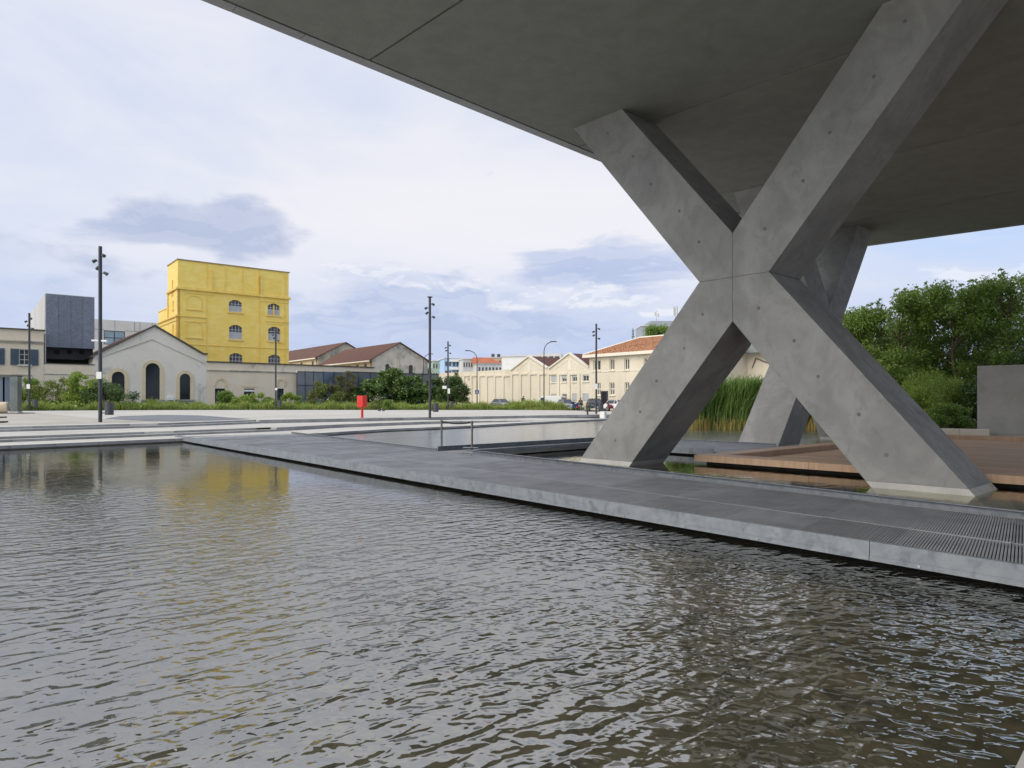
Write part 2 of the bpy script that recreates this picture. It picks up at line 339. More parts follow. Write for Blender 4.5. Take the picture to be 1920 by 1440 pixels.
# water
def water_mat(name, tint, ior, amp, s1, s2, lee=0.3, y0=7.5, y1=15.5, rough=0.03):
    m = bpy.data.materials.new(name); m.use_nodes = True; t = NT(m.node_tree); t.n.clear()
    p = t.pos()
    v1 = t.map(t.map(p, rot=(0, 0, R(-37))), (1.0, 2.0, 1))          # crests run about 37 degrees off the view
    v2 = t.map(t.map(p, rot=(0, 0, R(28))), (1.0, 1.6, 1), (3.7, 1.1, 0))
    a = t.noise(v1, s1, 1.9, 0.42, 0.35)
    bb = t.noise(v2, s2, 1.0, 0.40, 0.2)
    big = t.noise(p, 0.33, 3, 0.5, 0.4)
    sxyz = t.new('ShaderNodeSeparateXYZ'); t.l.new(p, sxyz.inputs[0])
    # the lee of the steps and the bridge stays calmer than the open, wind ruffled middle of the pool
    open_ = t.ramp(t.math('ADD', sxyz.outputs[1], t.math('MULTIPLY', t.math('SUBTRACT', big, 0.5), 9.0)), y0, y1, 1.0, lee)
    calm = t.math('MULTIPLY', t.ramp(big, 0.33, 0.68, 0.55, 1.25), open_)
    h = t.math('MULTIPLY', t.math('ADD', a, t.math('MULTIPLY', bb, 0.36)), calm)
    bn = t.new('ShaderNodeBump'); bn.inputs['Strength'].default_value = 1.0; bn.inputs['Distance'].default_value = amp
    t.l.new(h, bn.inputs['Height'])
    fr = t.new('ShaderNodeFresnel'); bf = t.new('ShaderNodeNewGeometry').outputs['Backfacing']       # same reflectance seen from either side of the surface
    t.l.new(t.math('ADD', t.math('MULTIPLY', bf, 1.0 / ior - ior), ior), fr.inputs[0]); t.l.new(bn.outputs[0], fr.inputs[1])
    gl = t.new('ShaderNodeBsdfGlossy'); gl.inputs['Roughness'].default_value = rough; gl.inputs[0].default_value = rgb(1.0, 0.995, 0.965)
    t.l.new(bn.outputs[0], gl.inputs['Normal'])
    tp = t.new('ShaderNodeBsdfTransparent'); tp.inputs[0].default_value = rgb(*tint)
    mx = t.new('ShaderNodeMixShader'); t.l.new(fr.outputs[0], mx.inputs[0])
    t.l.new(tp.outputs[0], mx.inputs[1]); t.l.new(gl.outputs[0], mx.inputs[2])
    o = t.new('ShaderNodeOutputMaterial'); t.l.new(mx.outputs[0], o.inputs[0])
    MATS[name] = m
water_mat('water', (0.97, 0.95, 0.84), 3.9, 0.049, 3.4, 7.2, 0.055)
water_mat('calm_water', (0.62, 0.60, 0.44), 1.9, 0.0045, 2.4, 7.0, 1.0)
water_mat('far_water', (0.62, 0.60, 0.44), 4.5, 0.008, 2.8, 7.0, 1.0, rough=0.20)
mottled('pool_floor', (0.078, 0.070, 0.044), (0.135, 0.120, 0.078), 1.6, 0.95, fine=14.0, c3=(0.042, 0.044, 0.026), s3=2.2, lo3=0.45, hi3=0.6)


def vary(name, lo, hi):
    """pieces of one kind differ a little from one another"""
    m = MATS[name]; t = NT(m.node_tree); b = m.node_tree.nodes['Principled BSDF']; lk = b.inputs['Base Color'].links[0]
    r = t.new('ShaderNodeObjectInfo').outputs['Random']
    v = t.ramp(r, 0, 1, lo, hi, smooth=False); cc = t.new('ShaderNodeCombineXYZ')
    for i in range(3): t.l.new(v, cc.inputs[i])
    t.l.new(t.mix(1.0, lk.from_socket, cc.outputs[0], 'MULTIPLY'), b.inputs['Base Color'])
for _n, _a, _b in (('grating_steel', .84, 1.14), ('deck_wood', .84, 1.12), ('step_side', .86, 1.12), ('step_top', .92, 1.05), ('fence_glass', .85, 1.2), ('galvanised', .94, 1.05), ('soffit_plaster', .97, 1.03), ('edge_metal', .92, 1.08), ('metal_foam', .95, 1.06), ('grey_metal_cladding', .95, 1.05)):
    vary(_n, _a, _b)


# ------------------------------------------------------------------ mesh builder
class MB:
    def __init__(s): s.v = []; s.f = []; s.mi = []; s.k = 0
    def add(s, vs, fs):
        o = len(s.v); s.v += [tuple(x) for x in vs]
        for f in fs: s.f.append(tuple(i + o for i in f)); s.mi.append(s.k)
        return s
    def box(s, a, b):
        (x0, y0, z0), (x1, y1, z1) = a, b
        return s.add([(x0, y0, z0), (x1, y0, z0), (x1, y1, z0), (x0, y1, z0), (x0, y0, z1), (x1, y0, z1), (x1, y1, z1), (x0, y1, z1)],
                     [(3, 2, 1, 0), (4, 5, 6, 7), (0, 1, 5, 4), (1, 2, 6, 5), (2, 3, 7, 6), (3, 0, 4, 7)])
    def hexa(s, q, z0, z1):          # four ground corners (ccw), heights may be lists
        n = len(q)
        zb = z0 if isinstance(z0, (list, tuple)) else [z0] * n
        zt = z1 if isinstance(z1, (list, tuple)) else [z1] * n
        vs = [(q[i][0], q[i][1], zb[i]) for i in range(n)] + [(q[i][0], q[i][1], zt[i]) for i in range(n)]
        fs = [tuple(reversed(range(n))), tuple(range(n, 2 * n))] + [(i, (i + 1) % n, n + (i + 1) % n, n + i) for i in range(n)]
        return s.add(vs, fs)
    def prism(s, prof, y0, y1):      # profile in x,z (ccw seen from -y), extruded along y
        n = len(prof)
        vs = [(x, y0, z) for x, z in prof] + [(x, y1, z) for x, z in prof]
        return s.add(vs, [tuple(range(n)), tuple(reversed(range(n, 2 * n)))] + [((i + 1) % n, i, n + i, n + (i + 1) % n) for i in range(n)])
    def tube(s, p0, p1, r0, r1=None, n=8, cap=True):
        r1 = r0 if r1 is None else r1
        p0, p1 = Vector(p0), Vector(p1); d = (p1 - p0)
        if d.length < 1e-6: return s
        q = d.to_track_quat('Z', 'Y'); vs = []
        for p, r in ((p0, r0), (p1, r1)):
            for i in range(n):
                a = 2 * math.pi * i / n
                vs.append(p + q @ Vector((math.cos(a) * r, math.sin(a) * r, 0)))
        fs = [(i, (i + 1) % n, n + (i + 1) % n, n + i) for i in range(n)]
        if cap: fs += [tuple(reversed(range(n))), tuple(range(n, 2 * n))]
        return s.add(vs, fs)
    def path(s, pts, r, n=6):
        for i in range(len(pts) - 1):
            s.tube(pts[i], pts[i + 1], r, n=n)
        return s
    def lathe(s, prof, n=14, origin=(0, 0, 0), mat=None):
        vs = []; o = Vector(origin)
        for r, z in prof:
            for i in range(n):
                a = 2 * math.pi * i / n
                v = Vector((r * math.cos(a), r * math.sin(a), z))
                vs.append((mat @ v if mat else v) + o)
        fs = []
        for j in range(len(prof) - 1):
            for i in range(n):
                fs.append((j * n + i, j * n + (i + 1) % n, (j + 1) * n + (i + 1) % n, (j + 1) * n + i))
        fs += [tuple(reversed(range(n))), tuple((len(prof) - 1) * n + i for i in range(n))]
        return s.add(vs, fs)
    def torus(s, c, r, rr, axis='y', n=16, k=5):
        vs = []; c = Vector(c)
        for i in range(n):
            a = 2 * math.pi * i / n
            for j in range(k):
                b_ = 2 * math.pi * j / k; q = r + rr * math.cos(b_); h = rr * math.sin(b_)
                vs.append(c + (Vector((q * math.cos(a), h, q * math.sin(a))) if axis == 'y' else Vector((q * math.cos(a), q * math.sin(a), h))))
        return s.add(vs, [(i * k + j, i * k + (j + 1) % k, ((i + 1) % n) * k + (j + 1) % k, ((i + 1) % n) * k + j) for i in range(n) for j in range(k)])
    def wall(s, outline, holes=(), y=0.0, depth=0.3):   # outline / holes in x,z; front at y facing -y, reveals run back by depth
        polys = [outline] + list(holes)
        tri = tessellate_polygon([[Vector((x, z, 0)) for x, z in pl] for pl in polys])
        flat = [(x, y, z) for pl in polys for x, z in pl]
        fs = []
        for a, b_, c_ in tri:
            A, B, D = flat[a], flat[b_], flat[c_]
            cr = (B[0] - A[0]) * (D[2] - A[2]) - (B[2] - A[2]) * (D[0] - A[0])
            fs.append((a, b_, c_) if cr > 0 else (a, c_, b_))
        s.add(flat, fs)
        for h in polys:
            n = len(h)
            s.add([(x, y, z) for x, z in h] + [(x, y + depth, z) for x, z in h], [(i, (i + 1) % n, n + (i + 1) % n, n + i) for i in range(n)])
        return s
    def build(s, name, mat, parent=None, loc=None, bevel=0.0, smooth=False):
        me = bpy.data.meshes.new(name); me.from_pydata(s.v, [], s.f)
        ml = mat if isinstance(mat, (list, tuple)) else [mat]
        for x in ml: me.materials.append(MATS[x])
        if len(ml) > 1: me.polygons.foreach_set('material_index', s.mi)
        me.update()
        bm = bmesh.new(); bm.from_mesh(me); bmesh.ops.recalc_face_normals(bm, faces=bm.faces)
        if bevel: bmesh.ops.bevel(bm, geom=bm.edges[:], offset=bevel, segments=1, affect='EDGES', profile=0.5)
        bm.to_mesh(me); bm.free()
        if smooth: me.polygons.foreach_set('use_smooth', [True] * len(me.polygons))
        o = bpy.data.objects.new(name, me); C.objects.link(o)
        if parent is not None: o.parent = parent
        if loc is not None: o.location = loc
        return o


def tag(o, label=None, cat=None, group=None, kind=None):
    if label: o['label'] = label
    if cat: o['category'] = cat
    if group: o['group'] = group
    if kind: o['kind'] = kind
    return o

def thing(name, label, cat, loc=(0, 0, 0), rz=0.0, group=None):
    o = bpy.data.objects.new(name, None); C.objects.link(o); o.empty_display_size = 0.3
    o.location = loc; o.rotation_euler = (0, 0, rz)
    return tag(o, label, cat, group)

def struct(o): o['kind'] = 'structure'; return o

def copy_tree(o, parent=None):
    c_ = o.copy(); C.objects.link(c_)
    if parent is not None: c_.parent = parent
    for ch in list(o.children): copy_tree(ch, c_)
    return c_

def fast_mesh(name, V, F, mat, parent=None, loc=None):
    """V (n,3), F (m,k) numpy -> object"""
    me = bpy.data.meshes.new(name); k = F.shape[1]
    me.vertices.add(len(V)); me.vertices.foreach_set('co', V.astype(np.float32).ravel())
    me.loops.add(F.size); me.loops.foreach_set('vertex_index', F.astype(np.int32).ravel())
    me.polygons.add(len(F)); me.polygons.foreach_set('loop_start', np.arange(0, F.size, k, dtype=np.int32))
    me.polygons.foreach_set('loop_total', np.full(len(F), k, dtype=np.int32))
    me.materials.append(MATS[mat]); me.update(calc_edges=True); me.validate()
    o = bpy.data.objects.new(name, me); C.objects.link(o)
    if parent is not None: o.parent = parent
    if loc is not None: o.location = loc
    return o

# ---- where things stand: measured sight lines turned into ground positions
def plaza_z(X, Y): return 0.31 - 0.0064 * X + 0.0045 * Y
def G(px, py, z):
    d = (EYE - z) * FPX / (py - HZ); return ((px - CX) / FPX * d, d)
def GP(px, py):
    r = (px - CX) / FPX; k = (py - HZ) / FPX
    Y = (EYE - 0.31) / (k - 0.0064 * r + 0.0045); return (r * Y, Y)
def GD(px, d): return ((px - CX) / FPX * d, d)
def ZH(py, d): return EYE + (HZ - py) / FPX * d

class Frame:
    """a vertical facade plane: origin, heading; at(px,py) gives (x along, z)"""
    def __init__(s, O, ang, yoff=0.0):
        s.O = O; s.a = ang; s.e = (math.cos(ang), math.sin(ang)); s.y = yoff
    def at(s, px, py, yoff=None):
        y = s.y if yoff is None else yoff
        ox = s.O[0] - s.e[1] * y; oy = s.O[1] + s.e[0] * y
        r = (px - CX) / FPX
        x = (r * oy - ox) / (s.e[0] - r * s.e[1]); Y = oy + x * s.e[1]
        return x, ZH(py, Y)

def arch(x0, x1, z0, z1, rise=None, n=10):
    """closed outline of an arched opening; rise = height of the arc"""
    wd = x1 - x0; rise = wd / 2 if rise is None else rise
    zs = z1 - rise; rad = (wd * wd / 4 + rise * rise) / (2 * rise); cz = z1 - rad; a = math.asin(min(1, wd / 2 / rad))
    pts = [(x0, z0), (x1, z0)]
    for i in range(n + 1):
        th = a - 2 * a * i / n
        pts.append(((x0 + x1) / 2 + rad * math.sin(th), cz + rad * math.cos(th)))
    return pts
def rect(x0, x1, z0, z1): return [(x0, z0), (x1, z0), (x1, z1), (x0, z1)]
def ring(mb, outl, grow, y0, y1):
    """raised surround band around an outline (open at the foot)"""
    x0_, x1_ = outl[0][0], outl[1][0]; cx = (x0_ + x1_) / 2; zs = outl[2][1]; n = len(outl)
    def outp(p_):
        if p_[1] <= zs + 1e-6: return (p_[0] + (grow if p_[0] > cx else -grow), p_[1])
        top_ = max(q[1] for q in outl); rise = max(1e-3, top_ - zs); hw = (x1_ - x0_) / 2
        rad = (hw * hw + rise * rise) / (2 * rise); dx, dz = p_[0] - cx, p_[1] - (top_ - rad); l = math.hypot(dx, dz)
        return (p_[0] + dx / l * grow, p_[1] + dz / l * grow)
    for i in range(1, n):
        a, b_ = outl[i], outl[(i + 1) % n]; A, B = outp(a), outp(b_)
        vs = [(a[0], y0, a[1]), (b_[0], y0, b_[1]), (B[0], y0, B[1]), (A[0], y0, A[1]), (a[0], y1, a[1]), (b_[0], y1, b_[1]), (B[0], y1, B[1]), (A[0], y1, A[1])]
        mb.add(vs, [(0, 3, 2, 1), (4, 5, 6, 7), (0, 1, 5, 4), (1, 2, 6, 5), (2, 3, 7, 6), (3, 0, 4, 7)])
    return mb

def window(parent, outl, y=0.18, nx=3, nz=3, bar=0.05, frame='window_bars', pane='window_glass', name='window', half=None):
    xs = [p_[0] for p_ in outl]; zs = [p_[1] for p_ in outl]; x0, x1, z0, z1 = min(xs), max(xs), min(zs), max(zs)
    f = MB()
    def ztop(x):          # height of the outline at x
        best = z1
        n = len(outl); hits = []
        for i in range(n):
            a, b_ = outl[i], outl[(i + 1) % n]
            if (a[0] - x) * (b_[0] - x) <= 0 and abs(a[0] - b_[0]) > 1e-6:
                hits.append(a[1] + (b_[1] - a[1]) * (x - a[0]) / (b_[0] - a[0]))
        return max(hits) if hits else best
    for i in range(nx + 1):
        x = x0 + (x1 - x0) * i / nx; xx = min(max(x, x0 + bar / 2 + 0.003), x1 - bar / 2 - 0.003)
        f.box((xx - bar / 2, y - 0.03, z0 + 0.003), (xx + bar / 2, y + 0.01, ztop(xx) - 0.003))
    for j in range(nz + 1):
        z = z0 + (z1 - z0) * j / nz; zz = min(max(z, z0 + bar / 2 + 0.004), z1 - bar / 2 - 0.004)
        xi = [x for x in np.linspace(x0, x1, 41) if ztop(x) > zz + bar / 2]
        if len(xi) < 2: continue
        f.box((xi[0] + 0.004, y - 0.026, zz - bar / 2), (xi[-1] - 0.004, y + 0.006, zz + bar / 2))
    wobj = f.build(name, frame, parent)
    pmb = MB(); n = len(outl)
    pmb.add([(x, y + 0.03, z) for x, z in outl], [tuple(range(n))])
    pmb.build('pane', pane, wobj)
    if half:
        hz = z0 + (z1 - z0) * half
        MB().box((x0 + 0.06, y - 0.005, z0 + 0.06), (x1 - 0.06, y + 0.02, hz)).build('blind', 'frosted_pane', wobj)
    return wobj


# ================================================================== SETTING
def sheet(name, pts, mat, skirt=None, kind='structure'):
    """flat-ish polygon of (x,y,z) with optional skirt down to a level"""
    mb = MB(); tri = tessellate_polygon([[Vector((p_[0], p_[1], 0)) for p_ in pts]])
    fs = []
    for a, b_, c_ in tri:
        A, B, D = pts[a], pts[b_], pts[c_]
        cr = (B[0] - A[0]) * (D[1] - A[1]) - (B[1] - A[1]) * (D[0] - A[0])
        fs.append((a, b_, c_) if cr > 0 else (a, c_, b_))
    mb.add(pts, fs)
    if skirt is not None:
        n = len(pts)
        mb.add(list(pts) + [(p_[0], p_[1], skirt) for p_ in pts], [(i, (i + 1) % n, n + (i + 1) % n, n + i) for i in range(n)])
    me = bpy.data.meshes.new(name); me.from_pydata(mb.v, [], mb.f); me.materials.append(MATS[mat]); me.update()
    o = bpy.data.objects.new(name, me); C.objects.link(o); o['kind'] = kind
    return o

U = (0.717, 0.697); V = (-0.697, 0.717); E1 = (0.670, -0.742); N1 = (0.742, 0.670)
def off(p_, d, k): return (p_[0] + d[0] * k, p_[1] + d[1] * k)

sheet('ground', [(-3000, -1500, -0.9), (3000, -1500, -0.9), (3000, 4000, -0.9), (-3000, 4000, -0.9)], 'plaza_stone')
sheet('pool_floor', [(-130, -40, -0.42), (60, -40, -0.42), (60, 90, -0.42), (-130, 90, -0.42)], 'pool_floor')
sheet('pool_water', [(-50, 82, 0), (-130, 82, 0), (-130, -40, 0), (28, -40, 0), (28, -21.8, 0)], 'water')
sheet('inner_pool_water', [(-3.5, 20.2, 0), (28, -21.8, 0), (60, -21.8, 0), (60, 60, 0), (19, 32.5, 0), (12, 26, 0), (9, 24.5, 0), (4.3, 28, 0)], 'calm_water')
sheet('far_pool_water', [(-50, 82, 0), (-3.5, 20.2, 0), (4.3, 28, 0), (9, 24.5, 0), (12, 26, 0), (19, 32.5, 0), (60, 60, 0), (60, 82, 0)], 'far_water')

# --- terrace lines
PA = [(-260, 846.5), (0, 835.8), (320, 822.5), (590, 812.5), (720, 804.5), (860, 799), (1000, 791.5), (1136, 785.1), (1230, 781.5)]
PB = [(-260, 839.5), (0, 829.7), (320, 817), (518, 808.7), (640, 801.7), (800, 795.4), (1002, 789.4), (1136, 784.3), (1230, 780.8)]
PC = [(-260, 817), (0, 810), (320, 800.8), (487, 794), (640, 790.8), (800, 787.3), (1000, 783.0), (1160, 779.8), (1240, 778.2)]
def ext(L):
    d = (L[0][0] - L[1][0], L[0][1] - L[1][1]); l = math.hypot(*d)
    return [(L[0][0] + d[0] / l * 30, L[0][1] + d[1] / l * 30)] + L
LA = ext([G(x, y, 0.17) for x, y in PA]); LB = ext([G(x, y, 0.17) for x, y in PB]); LC = ext([G(x, y, 0.385) for x, y in PC])
hB = [0.215] * 5 + [0.21, 0.20, 0.02, 0.004, 0.004]

def arcl(L):
    s = [0.0]
    for i in range(1, len(L)): s.append(s[-1] + math.dist(L[i - 1], L[i]))
    return s
def lerp_line(L, S, q):
    for i in range(1, len(L)):
        if q <= S[i] or i == len(L) - 1:
            k = (q - S[i - 1]) / (S[i] - S[i - 1])
            return (L[i - 1][0] + (L[i][0] - L[i - 1][0]) * k, L[i - 1][1] + (L[i][1] - L[i - 1][1]) * k), i, k
terr = thing('terrace_steps', 'long pale stone terrace steps rising from the pool to the plaza', 'steps', (0, 0, 0)); 
del terr['category']; terr['kind'] = 'structure'
def course(L, depth, zlo, zhi, step, mat, s0=0.0, s1=None, back=0.0, name='step_stone', light=()):
    S = arcl(L); s1 = S[-1] if s1 is None else s1; q = s0
    while q < s1 - 0.2:
        ln = min(step * rnd.uniform(0.92, 1.08), s1 - q)
        a, ia, ka = lerp_line(L, S, q + 0.006); b_, ib, kb = lerp_line(L, S, q + ln - 0.006)
        dx, dy = b_[0] - a[0], b_[1] - a[1]; l = math.hypot(dx, dy); nx, ny = -dy / l, dx / l
        j = rnd.uniform(-0.006, 0.006)
        p0 = (a[0] + nx * (back + j), a[1] + ny * (back + j)); p1 = (b_[0] + nx * (back + j), b_[1] + ny * (back + j))
        p2 = (p1[0] + nx * depth, p1[1] + ny * depth); p3 = (p0[0] + nx * depth, p0[1] + ny * depth)
        q4 = [p0, p1, p2, p3]
        px = CX + FPX * p0[0] / p0[1] if p0[1] > 1 else -999
        mt = mat
        for lo, hi in light:
            if lo <= px <= hi: mt = ('step_top', 'step_top')
        mb = MB()
        zt = [zhi(p_, ia, ka) for p_ in q4]; zb = [zlo(p_, ia, ka) for p_ in q4]
        if min(zt[i] - zb[i] for i in range(4)) > 0.012:
            mb.k = 0; n = 4
            vs = [(q4[i][0], q4[i][1], zb[i]) for i in range(4)] + [(q4[i][0], q4[i][1], zt[i]) for i in range(4)]
            mb.add(vs, [(0, 1, 5, 4), (1, 2, 6, 5), (2, 3, 7, 6), (3, 0, 4, 7)]); mb.k = 1; mb.add(vs, [(4, 5, 6, 7)])
            mb.build(name, list(mt), terr)
        q += ln
MT = ('step_side', 'step_top')  # same stone: sides darker, tops lighter, light from above put into the colour
SB, SC = arcl(LB), arcl(LC)
# coping over the pool
course(LA, 0.55, lambda p_, i, k: 0.045, lambda p_, i, k: 0.172, 1.5, MT)
# lower riser: two steps on the left, one tall block row on the right
sB_split = SB[4]; sC_split = SC[4]
def hb(p_, i, k): return 0.17 + hB[i - 1] + (hB[i] - hB[i - 1]) * k
course(LB, 0.40, lambda p_, i, k: 0.10, lambda p_, i, k: 0.278, 1.45, MT, 0, sB_split, light=((262, 276),))
course(LB, 0.40, lambda p_, i, k: 0.20, lambda p_, i, k: 0.387, 1.45, MT, 0.7, sB_split - 1.0, back=0.42, light=((262, 276),))
course(LB, 0.40, lambda p_, i, k: 0.10, hb, 1.6, MT, sB_split, None)
course(LC, 0.38, lambda p_, i, k: 0.30, lambda p_, i, k: 0.385 + (plaza_z(*p_) - 0.385) * 0.52, 1.45, MT, 0.3, sC_split, light=((242, 254),))
course(LC, 0.45, lambda p_, i, k: 0.40, lambda p_, i, k: plaza_z(*p_) + 0.004, 1.45, MT, 0.9, sC_split - 1.0, back=0.40, light=((242, 254),))
course(LC, 0.45, lambda p_, i, k: 0.30, lambda p_, i, k: plaza_z(*p_) + 0.004, 1.6, MT, sC_split, None)
# treads
def par(o): o.parent = terr; del o['kind']; return o
par(sheet('tread', [(x, y, 0.168) for x, y in LA] + [(off((x, y), (-0.55, 0.83), 0.25)[0], off((x, y), (-0.55, 0.83), 0.25)[1], 0.168) for x, y in reversed(LB)], 'plaza_stone'))
t2 = [(x - .36, y + .29, 0.379) for x, y in LB[:5]] + [(x, y, 0.17 + h - 0.006) for (x, y), h in list(zip(LB, hB))[4:]] + [(x - 0.2, y + 0.3, 0.383) for x, y in reversed(LC)]
par(sheet('tread', t2, 'plaza_stone'))
# recessed pool wall below the coping
mb = MB()
for i in range(len(LA) - 1):
    a, b_ = LA[i], LA[i + 1]; dx, dy = b_[0] - a[0], b_[1] - a[1]; l = math.hypot(dx, dy); n_ = (-dy / l, dx / l)
    mb.add([(a[0] + n_[0] * .16, a[1] + n_[1] * .16, -0.45), (b_[0] + n_[0] * .16, b_[1] + n_[1] * .16, -0.45), (b_[0] + n_[0] * .16, b_[1] + n_[1] * .16, 0.16), (a[0] + n_[0] * .16, a[1] + n_[1] * .16, 0.16)], [(0, 1, 2, 3)])
mb.build('pool_wall', 'pool_concrete', terr)

# --- plaza
LCp = [(x - 0.40, y + 0.34) for x, y in LC[:5]] + [(x - 0.12, y + 0.18) for x, y in LC[4:]]
right = [(17, 62), (13, 51), (22, 47.5), (25.5, 42), (20.0, 34.2), (24.3, 29.9), (50, 3)]
pz = [(x, y, plaza_z(x, y) - 0.002) for x, y in LCp + right + [(150, -60), (150, 150), (-150, 150), (-150, -60)]]
sheet('plaza', pz, 'plaza_stone', skirt=-0.8)
def onplaza(name, px, lift, mat, world_=False):
    pts = px if world_ else [GP(*q) for q in px]
    return sheet(name, [(x, y, plaza_z(x, y) + lift) for x, y in pts], mat)
onplaza('warm_paving', [(-420, 784), (-60, 776), (60, 773), (190, 785.5), (300, 791.0), (0, 797.5), (-420, 812)], 0.006, 'plaza_warm')
onplaza('asphalt_patch', [(196, 785.2), (225, 780.5), (300, 778.0), (372, 778.8), (470, 785.8), (430, 787.5), (318, 790.5), (262, 789.0)], 0.010, 'asphalt')
onplaza('street', [(-6, 108), (4, 96.5), (22, 78), (75, 45), (90, 60), (30, 100), (0, 128)], 0.008, 'road_asphalt', True)
grass_front = [GP(x, y) for x, y in [(-300, 774.5), (-60, 771.5), (80, 770), (300, 768.8), (560, 768.5), (800, 768.6), (1000, 768.7), (1082, 769.4)]]
FA = math.atan2(0.625, 0.78); FD = (0.78, 0.625); FN = (-0.625, 0.78)
def FP(t, back=0.0): return (-42.5 + FD[0] * t + FN[0] * back, 95 + FD[1] * t + FN[1] * back)
meadow = grass_front + [(9.6, 96.0), (4.0, 101), (-5.5, 109), (-12.8, 116.5), FP(38.5, 1), FP(20, 1), FP(0, 1), FP(-13, 1), FP(-30, 1), (-85, 75), (-85, 62)]
onplaza('meadow_soil', meadow, 0.014, 'soil', True)
bed = [(13.2, 51.3), (22.1, 47.9), (25.9, 42.2), (20.6, 34.6), (24.6, 30.4), (50, 4), (140, -55), (140, 100), (45, 60), (16, 64)]
onplaza('planting_bed', bed, 0.014, 'soil', True)

# camera side coping of the pool
cp = [(-6.0, -5.2), (4.2, 5.0), (9.0, 0.2), (-1.2, -10.0)]
o = MB().hexa(cp, -0.45, 0.17).build('pool_edge', 'pool_concrete', bevel=0.01); struct(o)

# ================================================================== WALKWAYS
ZT = 0.262; ZD = 0.172
nearA, nearB = (-15.7, 31.8), (4.8, 6.4)
farA, farB = (-11.4, 35.3), (7.11, 9.48)
L0 = math.dist(nearA, nearB)
def nl(t): return (nearA[0] + (nearB[0] - nearA[0]) * t, nearA[1] + (nearB[1] - nearA[1]) * t)
def fl(t): return (farA[0] + (farB[0] - farA[0]) * t, farA[1] + (farB[1] - farA[1]) * t)
def mix2(a, b_, k): return (a[0] + (b_[0] - a[0]) * k, a[1] + (b_[1] - a[1]) * k)
TMAX = 1.34
walk = thing('footbridge', 'long dark grating footbridge with galvanised edges crossing the pool', 'footbridge', (0, 0, 0))
def kerb_run(root, P, Q, side, seg=6.0, z1=ZT, z0=0.055, wd=0.07, lipz=0.16):
    """galvanised edge beam from P to Q; side=+1 puts its width to the left of P->Q. folded plate: tall face, top flange, foot flange"""
    d = (Q[0] - P[0], Q[1] - P[1]); l = math.hypot(*d); d = (d[0] / l, d[1] / l); n_ = (-d[1] * side, d[0] * side)
    k = max(1, round(l / seg))
    for i in range(k):
        a = l * i / k + 0.004; b_ = l * (i + 1) / k - 0.004
        pa, pb = off(P, d, a), off(P, d, b_)
        mb = MB()
        def strip(i0, i1, za, zb):
            mb.hexa([off(pa, n_, i0), off(pb, n_, i0), off(pb, n_, i1), off(pa, n_, i1)] if side > 0 else
                    [off(pb, n_, i0), off(pa, n_, i0), off(pa, n_, i1), off(pb, n_, i1)], za, zb)
        strip(0.0, 0.012, z0, z1); strip(0.012, wd, z1 - 0.014, z1); strip(-0.012, -0.0005, z0, z0 + 0.055)
        o_ = mb.build('edge_beam', 'galvanised', root)
        bl = MB(); m_ = int((b_ - a) / 1.1)
        for j in range(m_):
            q = off(off(P, d, a + 0.5 + j * 1.1), n_, -0.012); 
            bl.tube((q[0], q[1], z0 + 0.028), (q[0] - n_[0] * 0.012, q[1] - n_[1] * 0.012, z0 + 0.028), 0.014, n=6)
        if m_: tag(bl.build('bolts', 'chrome', o_), kind='stuff')
kerb_run(walk, nl(0.0), nl(TMAX), +1)
# far edge: two runs, open where the side bridge joins
K0 = (-2.47, 22.6); K1 = (-1.26, 21.76)
kerb_run(walk, (-11.4, 35.3), K0, -1)
kerb_run(walk, K1, fl(TMAX), -1)
# grating panels: bars laid across the walkway
npan = int(L0 * TMAX / 1.1)
def seam(t): return mix2(nl(t), fl(t), 0.44)
for i in range(npan):
    t0 = TMAX * i / npan; t1 = TMAX * (i + 1) / npan
    for half in (0, 1):
        mb = MB(); nb = 34
        for j in range(nb):
            tt = t0 + (t1 - t0) * (j + 0.5) / nb; dt = (t1 - t0) / nb * 0.33
            if half == 0: a = [mix2(nl(q), fl(q), 0.022) for q in (tt - dt, tt + dt)]; b_ = [mix2(nl(q), fl(q), 0.4385) for q in (tt - dt, tt + dt)]
            else: a = [mix2(nl(q), fl(q), 0.4415) for q in (tt - dt, tt + dt)]; b_ = [mix2(nl(q), fl(q), 0.985) for q in (tt - dt, tt + dt)]
            q4 = [a[0], a[1], b_[1], b_[0]]; zj = ZD + rnd.uniform(-0.0015, 0.0015)
            vs = [(x, y, ZD - 0.03) for x, y in q4] + [(x, y, zj) for x, y in q4]
            mb.add(vs, [(4, 5, 6, 7), (0, 1, 5, 4), (1, 2, 6, 5), (2, 3, 7, 6), (3, 0, 4, 7)])
        # end bands of the panel
        for e_ in ((0.022, 0.0255), (0.435, 0.4385)) if half == 0 else ((0.4415, 0.445), (0.981, 0.985)):
            q4 = [mix2(nl(t0 + 2e-4), fl(t0 + 2e-4), e_[0]), mix2(nl(t1 - 2e-4), fl(t1 - 2e-4), e_[0]), mix2(nl(t1 - 2e-4), fl(t1 - 2e-4), e_[1]), mix2(nl(t0 + 2e-4), fl(t0 + 2e-4), e_[1])]
            mb.hexa(q4, ZD - 0.032, ZD + 0.003)
        mb.build('grating', 'grating_steel', walk)
clp = MB()
for i in range(npan):
    t = TMAX * i / npan
    for k in (0.432, 0.449):
        q = mix2(nl(t), fl(t), k); clp.hexa([(q[0] - .010, q[1] - .010), (q[0] + .010, q[1] - .010), (q[0] + .010, q[1] + .010), (q[0] - .010, q[1] + .010)], ZD, ZD + 0.010)
tag(clp.build('clips', 'chrome', walk), kind='stuff')
uf = MB()
q4 = [mix2(nl(0.005), fl(0.005), 0.10), mix2(nl(TMAX), fl(TMAX), 0.10), mix2(nl(TMAX), fl(TMAX), 0.93), mix2(nl(0.005), fl(0.005), 0.93)]
